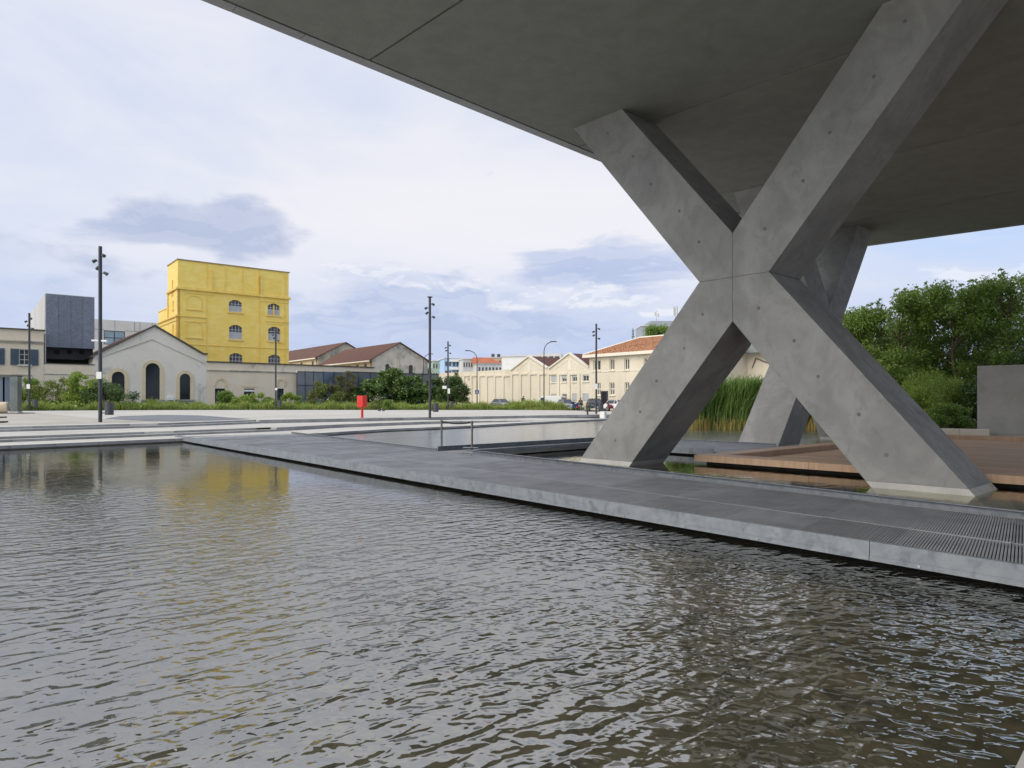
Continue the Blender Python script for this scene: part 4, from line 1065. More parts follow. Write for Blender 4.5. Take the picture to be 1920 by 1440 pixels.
MB().box((0.01, 9.0, 4), (bw - .3, FY, zk1 - .2)).build('rear_core', 'grey_metal_cladding', bk)
zlow = fr.at(86.5, 672)[1]
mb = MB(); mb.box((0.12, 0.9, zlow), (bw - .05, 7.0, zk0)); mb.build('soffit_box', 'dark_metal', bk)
for px in (108.5, 131.5, 154.5):
    x = fr.at(px, 660)[0] - xk0
    MB().lathe([(0.30, 0), (0.30, .05), (0.24, .06), (0.22, .02)], 16, (x, 0.89, fr.at(px, 661)[1] + .1), Matrix.Rotation(R(90), 3, 'X')).build('porthole', 'dark_void', bk)
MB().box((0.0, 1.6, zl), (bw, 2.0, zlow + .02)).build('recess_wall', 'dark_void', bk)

# ---- long pale gallery behind
GL = GD(170, 128.0); fr = Frame(GL, FA)
gl_ = thing('pale_gallery', 'long pale clad gallery with one wide blue window behind the gabled hall', 'building', (GL[0], GL[1], 0), FA)
x1 = fr.at(330, 600)[0]; zt = fr.at(177, 598)[1]
wn = [rect(fr.at(194.5, 630)[0], fr.at(234.5, 630)[0], fr.at(200, 646)[1], fr.at(200, 619.5)[1])]
MB().wall(rect(-6, x1, 0, zt), wn, 0, .3).build('front_wall', 'white_cladding', gl_)
body(gl_, -6, x1, .3, 10, 0, zt, 'white_cladding', 'side_wall')
window(gl_, wn[0], .1, 2, 2, .1, 'dark_metal', 'sky_glass', 'wide_window')
mb = MB(); zj = fr.at(240, 621)[1]; mb.box((-6, -.03, zj), (wn[0][0][0], .003, zj + .08)); mb.box((wn[0][1][0], -.03, zj), (x1, .003, zj + .08))
for px in (215, 252, 262, 285): x = fr.at(px, 610)[0]; mb.box((x, -.03, zj + .1), (x + .07, .003, zt - .05))
mb.build('cladding_joint', 'gate_steel', gl_)

# ---- two brown roofed halls
def hall(label, O, wdt, depth, ze, zapex, xapex, holes, name='brown_roofed_hall', side_windows=6, rear_ext=0):
    t = thing(name, label, 'building', (O[0], O[1], 0), FA, 'brown roofed halls')
    z0 = gz(O) - .5
    MB().wall([(0, z0), (wdt, z0), (wdt, ze), (xapex, zapex), (0, ze)], holes, 0, .3).build('gable_wall', 'hall_plaster', t)
    for h in holes: window(t, h, .2, 3, 4, .06, 'brown_cloth', 'window_glass', 'arched_window')
    body(t, 0.01, wdt - .01, .3, depth, z0, ze - .05, 'yellow_plaster', 'side_wall')
    mb = MB(); k = (zapex - ze) / xapex; k2 = (zapex - ze) / (wdt - xapex)
    def slab(xa_, za_, xb_, zb__):
        mb.add([(xa_, -.35, za_), (xb_, -.35, zb__), (xb_, depth, zb__), (xa_, depth, za_), (xa_, -.35, za_ + .16), (xb_, -.35, zb__ + .16), (xb_, depth, zb__ + .16), (xa_, depth, za_ + .16)], HX)
    slab(-.7, ze - k * .7 + .03, xapex, zapex + .03); slab(xapex, zapex + .03, wdt + .7, ze - k2 * .7 + .03)
    mb.build('roof', 'brown_tiles', t)
    MB().box((-.85, -.3, ze - k * .7 - .16), (-.70, depth, ze - k * .7 + .06)).build('gutter', 'cream_trim', t)
    mb = MB(); mb.tube((-.12, .35, z0), (-.12, .35, ze - .4), .08); mb.tube((-.12, .35, ze - .4), (-.75, .35, ze - k * .7 - .1), .08); mb.build('drainpipe', 'dark_coping', t)
    for i in range(side_windows):
        y0 = 2.2 + i * (depth - 3) / side_windows
        wv = MB().box((-.06, y0, ze - 2.3), (-.012, y0 + 1.0, ze - .9)).build('side_window', 'window_glass', t)
        mb = MB(); mb.box((-.09, y0 - .08, ze - 2.4), (-.062, y0 + 1.08, ze - 2.31)); mb.box((-.09, y0 + .45, ze - 2.3), (-.062, y0 + .53, ze - .9)); mb.build('sill', 'dark_coping', wv)
    return t
HA = GD(698, 125.0); fr = Frame(HA, FA); wd_ = fr.at(802, 680)[0]; xap, zap = fr.at(749, 643.3); ze = fr.at(698, 672.5)[1]
hw = [arch(fr.at(a, 690)[0], fr.at(b_, 690)[0], fr.at(a, 700)[1], fr.at(a, t_)[1], .35) for a, b_, t_ in ((722.5, 730.5, 682), (766.5, 774.5, 684))]
ha = hall('brown roofed hall with stained grey gable and two arched windows', HA, wd_, 23.5, ze, zap, xap, hw)
mb = MB(); x = fr.at(747, 650)[0]; mb.tube((x, -.1, 3), (x, -.1, zap - .5), .09); mb.build('downpipe', 'hall_plaster', ha)
HB = GD(596, 147.0); fr = Frame(HB, FA); xap, zap = fr.at(648, 643.0); ze = fr.at(596, 668.5)[1]
hall('farther brown roofed hall half hidden behind the golden tower', HB, xap * 2, 42, ze, zap, xap, [])


# ================================================================== CREAM FACTORY ON THE RIGHT
CO = (11.0, 97.0); CA = math.atan2(-0.756, 0.655)
fr0 = Frame(CO, CA)
xL = fr0.at(823.5, 720)[0]
FO = (CO[0] + 0.655 * xL, CO[1] - 0.756 * xL); FLEN = -xL
cf = thing('cream_factory', 'long cream factory wall with two pointed gables and dark red roofs', 'building', (FO[0], FO[1], 0), CA)
fr = Frame(FO, CA); z0 = 0.0
zeave = fr.at(955, 694)[1]
g1 = [fr.at(958, 695.5), fr.at(992, 669.0), fr.at(1027, 691.0)]
g2 = [fr.at(1030, 692.0), fr.at(1068, 663.5), fr.at(1104, 690.0)]
ztop = fr.at(880, 696.8)[1]
out = [(0, z0), (FLEN, z0), (FLEN, g2[2][1]), g2[1], g2[0], g1[2], g1[1], g1[0], (g1[0][0] - .05, ztop), (0, ztop)]
wins = []
for a, b_, t_, bt in ((1034, 1044.5, 704.5, 716.5), (1053.5, 1062.5, 703.8, 716), (1073, 1082, 703, 715.5), (1092.5, 1104, 702.5, 715)):
    wins.append((rect(fr.at(a, 710)[0], fr.at(b_, 710)[0], fr.at(a, bt)[1], fr.at(a, t_)[1]), 'u'))
for a, b_, t_ in ((1034, 1044.5, 738.5), (1054, 1062.5, 738.5), (1073.5, 1082, 738), (1092.5, 1104, 738)):
    wins.append((rect(fr.at(a, 745)[0], fr.at(b_, 745)[0], fr.at(a, 752)[1], fr.at(a, t_)[1]), 'l'))
MB().wall(out, [q[0] for q in wins], 0, .3).build('front_wall', 'cream_wall', cf)
for i, (h, k) in enumerate(wins):
    wi = window(cf, h, .15, 2, 1, .1, 'window_bars', 'window_glass', 'window')
    if k == 'u':
        MB().box((h[0][0] - .12, -.14, h[0][1] - .16), (h[1][0] + .12, .1, h[0][1] - .004)).build('sill', 'cream_trim', cf)
        zz = h[0][1] + (h[2][1] - h[0][1]) * (0.08, .5, .62, .8)[i]
        MB().box((h[0][0] + .03, .05, zz), (h[1][0] - .03, .10, h[2][1] - .02)).build('roller_shutter', 'frosted_pane', wi)
    elif i != 5: MB().box((h[0][0] + .03, .05, h[0][1] + .1), (h[1][0] - .03, .10, h[2][1] - .02)).build('roller_shutter', 'frosted_pane', wi)
mb = MB()   # pilaster strips
plx = [872, 886, 900.5, 915, 930, 946, 962, 978.5, 995.5, 1013, 1031, 1050, 1070, 1088.5]
for px in plx:
    x = fr.at(px, 730)[0]; zt_ = fr.at(px, 703 if px < 955 else 700)[1]
    mb.box((x - .55, -.16, z0), (x - .02, .003, zt_))
mb.build('pilaster', 'cream_wall', cf)
mb = MB()
for a, b_ in zip(plx[:-1], plx[1:]):
    xa_, xb_ = fr.at(a, 730)[0], fr.at(b_, 730)[0]; zt_ = fr.at(a, 703 if a < 955 else 699.5)[1]
    mb.box((xa_ - .02, -.16, zt_ - .28), (xb_ - .55, .003, zt_))
mb.build('panel_head', 'cream_wall', cf)
mb = MB()
for g_ in (g1, g2):
    for (p_, q) in ((g_[0], g_[1]), (g_[1], g_[2])):
        mb.add(rake(p_[0], p_[1], q[0], q[1], .22, -.22, .3), HX)
        k = (q[1] - p_[1]) / (q[0] - p_[0]); s = 1 if k > 0 else -1
        mb.add(rake(p_[0] + (1.25 if s > 0 else .1), p_[1] - .72 + (1.25 * k if s > 0 else .1 * k), q[0] - (.1 if s > 0 else 1.25), q[1] - .72 - (.1 * k if s > 0 else 1.25 * k), .07, -.05, .003), HX)
    mb.box((g_[1][0] - .3, -.03, g_[0][1] - .3), (g_[1][0] + .3, .003, g_[1][1] - .8))
mb.build('gable_coping', 'cream_trim', cf)
mb = MB()
for g_ in (g1, g2):
    for (p_, q) in ((g_[0], g_[1]), (g_[1], g_[2])):
        mb.add([(p_[0], .3, p_[1] + .1), (q[0], .3, q[1] + .1), (q[0], 30, q[1] + .1), (p_[0], 30, p_[1] + .1)], [(0, 1, 2, 3)])
mb.build('roof', 'dark_red_tiles', cf)
body(cf, .01, g1[0][0], .3, 14, z0, ztop - .02, 'cream_wall', 'side_wall')
MB().box((.2, .3, ztop - .5), (g1[0][0] - .1, 13.9, ztop - .3)).build('flat_roof', 'white_cladding', cf)
MB().box((fr.at(877, 710)[0], -.03, fr.at(879, 713)[1]), (fr.at(881.5, 710)[0], .003, fr.at(879, 709)[1])).build('vent', 'hall_plaster', cf)

# ---- cream house with hipped terracotta roof
ch = thing('cream_house', 'cream two storey house with hipped terracotta roof behind the parked cars', 'building', (CO[0], CO[1], 0), CA)
fr = Frame(CO, CA); zh = fr.at(1105, 671)[1]; HL = 21.0; HD = 11.0
wn = []
for a, b_, t_, bt in ((1112.5, 1126, 675.5, 695), (1143, 1152, 673.8, 694), (1170.5, 1180, 672.5, 693.5), (1207, 1217, 670.8, 690), (1238, 1248, 669, 689),
                      (1118, 1126, 718, 741), (1143, 1152, 717.5, 741), (1171, 1180, 717, 741), (1207, 1217, 716, 741), (1240, 1250, 715.5, 741)):
    wn.append(rect(fr.at(a, 700)[0], fr.at(b_, 700)[0], fr.at(a, bt)[1], fr.at(a, t_)[1]))
MB().wall(rect(0, HL, 0, zh), wn, 0, .3).build('front_wall', 'cream_wall', ch)
body(ch, .01, HL, .3, HD, 0, zh, 'cream_wall', 'side_wall')
for i, h in enumerate(wn):
    wi = window(ch, h, .2, 2, 2 if i > 4 else 1, .12, 'cream_trim', 'window_glass', 'window')
    MB().box((h[0][0] - .12, -.14, h[0][1] - .15), (h[1][0] + .12, .1, h[0][1] - .004)).build('sill', 'cream_trim', ch)
zz = fr.at(1150, 697)[1]; MB().box((0, -.06, zz), (HL, .003, zz + .12)).build('string_course', 'cream_trim', ch)
xb0, xb1 = fr.at(1189, 680)[0], fr.at(1198, 680)[0]
mb = MB(); zt1 = fr.at(1190, 671.5)[1]; mb.box((xb0, -.05, fr.at(1190, 695)[1]), (xb0 + .12, .003, zt1)); mb.box((xb0 + .12, -.05, zt1 - .1), (xb1, .003, zt1)); mb.build('blind_window', 'cream_trim', ch)
MB().box((-.7, -.75, zh), (HL + .7, HD + .7, zh + .40)).build('eaves', 'cream_trim', ch)
zr = fr.at(1222, 628)[1] - .2
def hip(x0, x1, y0, y1, z0, z1, r0, r1, ym):
    v = [(x0, y0, z0), (x1, y0, z0), (x1, y1, z0), (x0, y1, z0), (r0, ym, z1), (r1, ym, z1)]
    return v, [(0, 1, 5, 4), (1, 2, 5), (2, 3, 4, 5), (3, 0, 4)]
v, f = hip(-.6, HL + .6, -.65, HD + .6, zh + .405, zr + .6, 4.6, HL - 5.5, HD / 2)
# tile courses as real rows on the visible slope
roof = MB().add(v, f).build('roof', 'terracotta_tiles', ch)
mb = MB(); nr = 22
for r_ in range(nr):
    k0, k1 = r_ / nr, (r_ + 1) / nr
    xa0, xa1 = -.6 + (4.6 + .6) * k0, HL + .6 + (HL - 5.5 - HL - .6) * k0
    xb0_, xb1_ = -.6 + 5.2 * k1, HL + .6 + (-6.1) * k1
    y0_, y1_ = -.65 + (HD / 2 + .65) * k0, -.65 + (HD / 2 + .65) * k1; zz0, zz1 = zh + .405 + (zr + .6 - zh - .405) * k0, zh + .405 + (zr + .6 - zh - .405) * k1
    n_ = 46
    for c_ in range(n_):
        if rnd.random() < .025: continue
        u0, u1 = c_ / n_, (c_ + .86) / n_; j = rnd.uniform(0.02, .09)
        mb.add([(xa0 + (xa1 - xa0) * u0, y0_, zz0 + .02 + j), (xa0 + (xa1 - xa0) * u1, y0_, zz0 + .02 + j), (xb0_ + (xb1_ - xb0_) * u1, y1_, zz1 + .015), (xb0_ + (xb1_ - xb0_) * u0, y1_, zz1 + .015),
                (xa0 + (xa1 - xa0) * u0, y0_, zz0), (xa0 + (xa1 - xa0) * u1, y0_, zz0)], [(0, 1, 2, 3), (4, 5, 1, 0)])
tag(mb.build('roof_tiles', 'terracotta_tiles', roof), kind='stuff')
mb = MB(); mb.tube((4.6, HD / 2, zr + .63), (HL - 5.5, HD / 2, zr + .63), .14); mb.tube((4.6, HD / 2, zr + .63), (-.6, -.65, zh + .45), .13); mb.tube((HL - 5.5, HD / 2, zr + .63), (HL + .6, -.65, zh + .45), .16)
mb.build('ridge_tiles', 'cream_trim', roof)

# ---- further cream building glimpsed through the columns
P2 = GD(1385, 86.0); fr = Frame(P2, CA)
c2 = thing('distant_cream_building', 'cream building with grey roof canopy glimpsed between the crossed columns', 'building', (P2[0], P2[1], 0), CA)
z1_ = fr.at(1400, 655)[1]
MB().wall(rect(-7, 17, 0, z1_), [rect(fr.at(1382, 680)[0], fr.at(1393, 680)[0], fr.at(1400, 677)[1], fr.at(1400, 668)[1])], 0, .3).build('front_wall', 'cream_wall', c2)
body(c2, -7, 17, .3, 12, 0, z1_, 'cream_wall', 'side_wall')
hx = fr.at(1382, 680)[0], fr.at(1393, 680)[0]
window(c2, rect(hx[0], hx[1], fr.at(1400, 677)[1], fr.at(1400, 668)[1]), .15, 1, 1, .1, 'window_bars', 'window_glass')
xq = fr.at(1406, 660)[0]; MB().box((xq, -1.4, fr.at(1410, 663)[1]), (xq + 9, -.02, fr.at(1410, 648)[1])).build('canopy', 'gate_steel', c2)
mb = MB(); xp, zp = fr.at(1418, 672); mb.path([(fr.at(1411, 690)[0], -.1, fr.at(1411, 690)[1]), (xp, -.1, zp), (xp + 3, -.1, zp - 1.2)], .06); mb.build('pipe', 'brown_cloth', c2)
v, f = hip(-7.5, 17.5, -.6, 12.5, z1_, z1_ + 2.6, -1, 11, 6)
MB().add(v, f).build('roof', 'white_cladding', c2)

# ================================================================== FAR CITY BLOCKS
def block(name, label, pxa, pxb, pyt, d, depth, mat, bands=3, wmat='window_glass', nwin=6, roof=None, group=None, ang=None):
    O = GD(pxa, d); a = FA if ang is None else ang
    fr = Frame(O, a); wdt = fr.at(pxb, 700)[0]; zt = fr.at(pxa, pyt)[1]
    t = thing(name, label, 'building', (O[0], O[1], 0), a, group)
    MB().box((0, 0, -.5), (wdt, depth, zt)).build('wall', mat, t)
    for j in range(bands):
        for i in range(nwin):
            x0 = wdt * (i + .25) / nwin; x1 = wdt * (i + .75) / nwin; z1 = zt - 1.0 - j * 3.1
            wb = MB().box((x0, -.05, z1 - 1.5), (x1, -.004, z1)).build('window', wmat, t)
    mb = MB()
    mb.box((-.3, -.3, zt), (wdt + .3, depth, zt + .3)); mb.build('roof_edge', 'white_cladding' if roof is None else roof, t)
    return t, wdt, zt
mottled('pale_green', (0.36, 0.44, 0.33), (0.42, 0.50, 0.39), .4, .85); mottled('pale_blue', (0.36, 0.52, 0.72), (0.43, 0.58, 0.77), .4, .85)
mottled('deep_blue', (0.22, 0.38, 0.62), (0.28, 0.44, 0.66), .4, .85); mottled('pale_grey', (0.52, 0.53, 0.52), (0.6, 0.61, 0.6), .4, .85); mottled('apricot', (0.70, 0.50, 0.30), (0.74, 0.55, 0.36), .4, .85)
mottled('tower_grey', (0.30, 0.33, 0.36), (0.36, 0.39, 0.42), .4, .6)
mottled('roof_orange', (0.42, 0.13, 0.065), (0.50, 0.17, 0.085), .4, .85)
CH = math.atan2(0.25, 0.97)
t, wdt, zt = block('apartment_block', 'far pale green apartment block left of the blue one', 811, 832, 677, 235, 12, 'pale_green', 3, nwin=4, ang=CH)
t, wdt, zt = block('apartment_block', 'far blue apartment block with balcony bands above the cream wall', 833, 869, 672, 225, 14, 'pale_blue', 3, nwin=5, ang=CH)
for j in range(3): MB().box((1.8, -1.3, zt - 1.1 - j * 2.6), (4.6, -.01, zt - .3 - j * 2.6)).build('balcony', 'white_paint', t)
MB().box((wdt * .42, -.03, zt - 9), (wdt, -.006, zt - .6)).build('blue_panel', 'deep_blue', t)
t, wdt, zt = block('apartment_block', 'far pale grey apartment block with white framed windows beside the blue one', 868, 896, 673.5, 218, 12, 'pale_grey', 3, nwin=6, ang=CH)
t, wdt, zt = block('red_roofed_block', 'far low grey block under a bright orange red roof', 895.5, 941, 682.5, 212, 10, 'pale_grey', 1, nwin=7, ang=CH)
v, f = hip(-.5, wdt + .5, -.5, 10.5, zt + .31, zt + 2.4, -.5, wdt - 3, 5); MB().add(v, f).build('roof', 'roof_orange', t)
t, wdt, zt = block('apricot_house', 'far apricot house with rooftop boxes behind the orange roof', 919, 941, 670.8, 255, 10, 'apricot', 1, nwin=3, ang=CH)
for a in (.8, 3.0): MB().box((a, .3, zt + .3), (a + 1.0, 1.5, zt + 1.5)).build('roof_box', 'dark_coping', t)
t, wdt, zt = block('white_warehouse', 'long white flat roofed warehouse behind the first factory gable', 941, 1050, 668.8, 175, 20, 'white_paint', 0, ang=math.atan2(-0.20, .98))
for i in range(4):
    wb = MB().box((9.5 + i * 1.5, -2.4, 11), (10.6 + i * 1.5, -2.30, 13.2)).build('window', 'window_glass', t)
MB().box((9.2, -2.28, 2), (15.6, -.01, 13.9)).build('roof_dormer', 'white_cladding', t)
t, wdt, zt = block('grey_tower', 'distant grey office tower in two steps beyond the terracotta roof', 1203, 1219, 611.5, 300, 14, 'tower_grey', 0, ang=0.0)
MB().box((wdt + .02, -.5, 0), (wdt + 16, 14, ZH(602, 300))).build('taller_step', 'tower_grey', t)
def antenna(px, pt, d, label, nb, zbase):
    p_ = GD(px, d); t = thing('rooftop_antenna', label, 'antenna', (p_[0], p_[1], zbase))
    h = ZH(pt, d) - zbase
    MB().tube((0, 0, 0), (0, 0, h), .16, .08).build('mast', 'antenna', t)
    mb = MB()
    for i in range(nb):
        a = i * 2.1; z = h * (0.55 + .12 * (i % 4)); mb.tube((0, 0, z), (math.cos(a) * .8, math.sin(a) * .8, z), .06); mb.box((math.cos(a) * .8 - .22, math.sin(a) * .8 - .15, z - .9), (math.cos(a) * .8 + .22, math.sin(a) * .8 + .15, z + .9))
    mb.build('panel', 'antenna', t)
antenna(1231, 581, 302, 'thin rooftop antenna mast on the grey tower, the slimmer of two', 2, ZH(602, 300) - .1)
antenna(1266.5, 575, 303, 'chunky cluster of rooftop aerials at the right end of the grey tower', 9, ZH(602, 300) - .1)
P = GD(1270, 290)


# ================================================================== VEGETATION
def leaf_geo(P, size, asp=0.42, up=0.15, svar=0.35, drift=None):
    n = len(P)
    d = nrg.normal(size=(n, 3)); d[:, 2] += up
    if drift is not None: d += drift
    d /= np.linalg.norm(d, axis=1)[:, None] + 1e-9
    s = np.cross(d, nrg.normal(size=(n, 3))); s /= np.linalg.norm(s, axis=1)[:, None] + 1e-9
    L = size * (1 + nrg.uniform(-svar, svar, size=(n, 1))); W = L * asp
    Vv = np.empty((n, 4, 3)); Vv[:, 0] = P - d * L * .5; Vv[:, 1] = P + s * W * .5; Vv[:, 2] = P + d * L * .5; Vv[:, 3] = P - s * W * .5
    F = np.arange(n * 4).reshape(n, 4)
    return Vv.reshape(-1, 3), F
def clump_pts(c_, r, n, flat=0.8):
    v = nrg.normal(size=(n, 3)); v /= np.linalg.norm(v, axis=1)[:, None]
    rad = r * (nrg.uniform(0.05, 1, size=(n, 1)) ** 0.45) * (1 + 0.25 * nrg.normal(size=(n, 1)))
    q = v * rad; q[:, 2] *= flat
    return q + np.array(c_)
def plant(name, label, cat, loc, clumps, per, size, leaf, asp=0.42, trunk=0.06, group=None, tname='stem', up=0.15, stems=5, flat=0.8, drift=None):
    t = thing(name, label, cat, loc, 0, group)
    per = int(per * (3.0 if group == GH else 1.9))
    P = np.concatenate([clump_pts(c_[:3], c_[3], max(12, int(per * (c_[3] / clumps[0][3]) ** 2)), flat) for c_ in clumps])
    P = P[P[:, 2] > 0.02]
    Vv, F = leaf_geo(P, size, asp, up, drift=drift)
    fast_mesh('crown', Vv, F, leaf, t)
    mb = MB(); idx = list(range(len(clumps))); rnd.shuffle(idx)
    for i in idx[:stems]:
        c_ = clumps[i]; m_ = (c_[0] * .4 + rnd.uniform(-.1, .1), c_[1] * .4, c_[2] * .55)
        mb.tube((c_[0] * .06, c_[1] * .06, -.1), m_, trunk, trunk * .7, n=5); mb.tube(m_, c_[:3], trunk * .7, trunk * .25, n=5)
    mb.build(tname, 'bark', t)
    return t
def bushy(wd, ht, n, r0, seedk=0, depth=None, domed=True):
    """clump centres filling a shrub of width wd and height ht"""
    out = []; depth = depth or wd * .7
    for i in range(n):
        x = rnd.uniform(-.5, .5); y = rnd.uniform(-.5, .5)
        top = ht * (1 - (1.6 * x * x if domed else .5 * x * x)) - r0 * .6
        z = max(r0 * .5, top * rnd.uniform(.12, 1) ** .7)
        out.append((x * wd, y * depth, z, r0 * rnd.uniform(.7, 1.15)))
    return out
GB = 'wild shrubs in front of the old walls'
GH = 'hedge of mixed shrubs before the glass fence'
def bush_at(px, pbase_d, wpx, ptop, label, leaf, size=.2, per=90, n=22, name='bush', r=.55, group=None, asp=.45, z0=None, cat='bush', domed=True, up=.15, depth=None):
    p_ = GD(px, pbase_d); z = plaza_z(*p_) if z0 is None else z0
    wd = wpx / FPX * pbase_d * (1.22 if group in (GB, GH) else 1); ht = (ZH(ptop, pbase_d) - z) * (1.06 if group in (GB, GH) else 1); n = int(n * (1.5 if group in (GB, GH) else 1))
    return plant(name, label, cat, (p_[0], p_[1], z - .05), bushy(wd - r, ht, n, r, domed=domed, depth=depth), per, size, leaf, asp, group=group, up=up)

bush_at(60, 79, 70, 706, 'sprawling green shrub in front of the shuttered house', 'leaf_tree', .22, 80, 26, group=GB)
bush_at(108, 77, 75, 708, 'loose pale green shrub under the grey metal block', 'leaf_yellow', .22, 70, 26, group=GB)
bush_at(158, 76, 62, 697, 'tall bright green shrub with an upright spike below the grey block', 'leaf_bright', .22, 80, 28, group=GB)
bush_at(205, 75.5, 84, 716, 'dark dense rounded shrub just right of the nearest lamp post', 'leaf_dark', .22, 110, 28, group=GB)
bush_at(424, 88, 30, 733, 'small round grey green shrub in front of the barred door', 'leaf_tree', .2, 90, 12, r=.5, group=GB)
bush_at(480, 86, 70, 736, 'bright weed mound under the low window', 'leaf_bright', .2, 90, 22, r=.5, group=GB)
bush_at(546, 89, 40, 737, 'low leafy weed mound beside the glass gate', 'leaf_bright', .2, 80, 12, r=.4, group=GB)
bush_at(322, 86, 64, 752, 'thin low weeds between the two right arched windows', 'leaf_tree', .18, 60, 12, r=.3, group=GB)
bush_at(276, 84, 44, 749, 'low weeds beneath the central arched window', 'leaf_yellow', .18, 60, 10, r=.35, group=GB)
bush_at(612, 97, 60, 716, 'yellow green shrub at the left end of the hedge before the glass fence', 'leaf_yellow', .24, 90, 24, group=GH)
bush_at(648, 99, 46, 699, 'brownish feathery shrub rising from the hedge behind the red box', 'leaf_brown', .18, 150, 26, group=GH, asp=.25)
bush_at(690, 100, 56, 707, 'dark broad leaved shrub right behind the red box', 'leaf_fig', .36, 70, 26, r=.7, group=GH, asp=.6)
bush_at(733, 102, 66, 692, 'tallest broad leaved shrub in the middle of the hedge', 'leaf_fig', .36, 75, 32, r=.75, group=GH, asp=.6)
bush_at(778, 103, 62, 707, 'bright broad leaved shrub left of the tall middle lamp post', 'leaf_fig', .36, 75, 28, r=.7, group=GH, asp=.6)
bush_at(818, 104, 50, 708, 'dark shrub between the two middle lamp posts', 'leaf_dark', .3, 90, 24, r=.7, group=GH, asp=.55)
bush_at(850, 101, 50, 705, 'dark rounded shrub at the right end of the hedge before the cream wall', 'leaf_dark', .26, 110, 30, r=.7, group=GH)
bush_at(856, 103, 20, 697, 'upright yellow tipped sapling above the right end of the hedge', 'leaf_yellow', .24, 40, 12, r=.45, group=GH)
bush_at(801, 136, 12, 684, 'dark tree top between the brown hall and the middle lamp post', 'leaf_dark', .3, 120, 12, r=.8, name='tree', cat='tree')
for px, sz in ((627, .1), (664, .1), (756, .1)): pass

# far trees above the terracotta roof
p_ = GD(1187, 118); t = thing('conifer', 'tiny dark conifer tip poking above the terracotta roof', 'tree', (p_[0], p_[1], 8))
mb = MB(); mb.tube((0, 0, -6), (0, 0, ZH(616, 118) - 8), .12, .03); mb.build('trunk', 'bark', t)
P = []
for i in range(420):
    k = nrg.uniform(0, 1); hh = (ZH(617, 118) - 8) * (1 - k); a = nrg.uniform(0, 6.28); rr = (.15 + .55 * k) * nrg.uniform(.4, 1)
    P.append((rr * math.cos(a), rr * math.sin(a), hh - 1.2 * k))
Vv, F = leaf_geo(np.array(P), .3, .25); fast_mesh('crown', Vv, F, 'leaf_dark', t)
p_ = GD(1238, 125)
plant('tree', 'round dark tree behind the right end of the terracotta roof', 'tree', (p_[0], p_[1], 6), [(rnd.uniform(-2.4, 2.4), rnd.uniform(-1.5, 1.5), ZH(rnd.uniform(616, 632), 125) - 6, 1.0) for _ in range(22)], 130, .34, 'leaf_tree', tname='trunk', trunk=.14)

# ---- right bank: garden trees
def garden_tree(label, px, d, ptop, rad, leaf='leaf_tree', n=30, per=300, size=.17, clear=.5):
    n = int(n * 1.5)
    p_ = GD(px, d); z = .5; H = ZH(ptop, d) - z
    cl = []
    for i in range(n):
        th = rnd.uniform(0, 2 * math.pi); k = rnd.uniform(clear / H * 1.2, 0.93); env = math.sin(math.pi * min(1, (k * .86 + .10))) ** .6
        rr = rad * env * math.sqrt(rnd.uniform(.1, 1))
        cl.append((rr * math.cos(th), rr * math.sin(th), H * k, rnd.uniform(.5, .85)))
    for i in range(17):       # protruding leader shoots
        th = rnd.uniform(0, 2 * math.pi); rr = rad * rnd.uniform(0, .95); top = H * rnd.uniform(.90, 1.04) - .35 * rr / rad * H * .4
        for q in range(4): cl.append((rr * math.cos(th) * (1 + .05 * (3 - q)), rr * math.sin(th), top - .36 * q, .15 + .08 * q))
    t = thing('garden_tree', label, 'tree', (p_[0], p_[1], z), 0, 'trees in the garden bank on the right')
    P = np.concatenate([clump_pts(c_[:3], c_[3], max(20, int(per * (c_[3] / .7) ** 2)), .75) for c_ in cl])
    Vv, F = leaf_geo(P, size, .46, .1); fast_mesh('crown', Vv, F, leaf, t)
    mb = MB(); ax = [(0, 0, -.2), (rnd.uniform(-.12, .12), 0, H * .22), (rnd.uniform(-.2, .2), .05, H * .5), (rnd.uniform(-.25, .25), 0, H * .82)]
    rr_ = [.16, .12, .08, .03]
    for i in range(3): mb.tube(ax[i], ax[i + 1], rr_[i], rr_[i + 1], n=7)
    for c_ in cl[:n]:
        k = min(.95, c_[2] / H * .75); i = 0 if k < .22 else 1 if k < .5 else 2
        b0 = (.22 * i if i < 2 else .5); b1 = (.22, .5, .82)[i]; f_ = min(1, max(0, (k - (0, .22, .5)[i]) / (b1 - (0, .22, .5)[i])))
        A = Vector(ax[i]).lerp(Vector(ax[i + 1]), f_); M = A.lerp(Vector(c_[:3]), .55) + Vector((0, 0, .15))
        mb.tube(A, M, .035, .025, n=5); mb.tube(M, c_[:3], .025, .008, n=5)
    mb.build('trunk', 'bark', t)
garden_tree('low leafy garden tree at the left end of the bank beside the far column', 1618, 44, 575, 2.0, n=26)
garden_tree('garden tree with ragged top, second from the far column', 1682, 43, 540, 2.3)
garden_tree('slim garden tree with one tall shoot, third from the far column', 1738, 45, 533, 2.1)
garden_tree('broad garden tree rising above the feathery shrub', 1790, 42, 524, 2.5, n=34)
garden_tree('darker garden tree behind the left edge of the grey screen wall', 1838, 46, 520, 2.4, 'leaf_dark', n=34)
garden_tree('tallest garden tree above the grey screen wall', 1893, 41, 505, 2.7, n=38)
garden_tree('garden tree cut by the right edge of the picture', 1962, 43, 498, 2.8, n=34)
garden_tree('short dark garden tree low behind the tall ones', 1700, 48, 600, 2.6, 'leaf_dark', n=34, size=.2)
garden_tree('short dark garden tree filling the gap above the grey wall', 1850, 50, 590, 3.0, 'leaf_dark', n=36, size=.2)
garden_tree('short dark garden tree behind the low left garden tree', 1612, 52, 628, 2.4, 'leaf_dark', n=30, size=.2)
GS = 'shrubs at the back of the wooden deck'
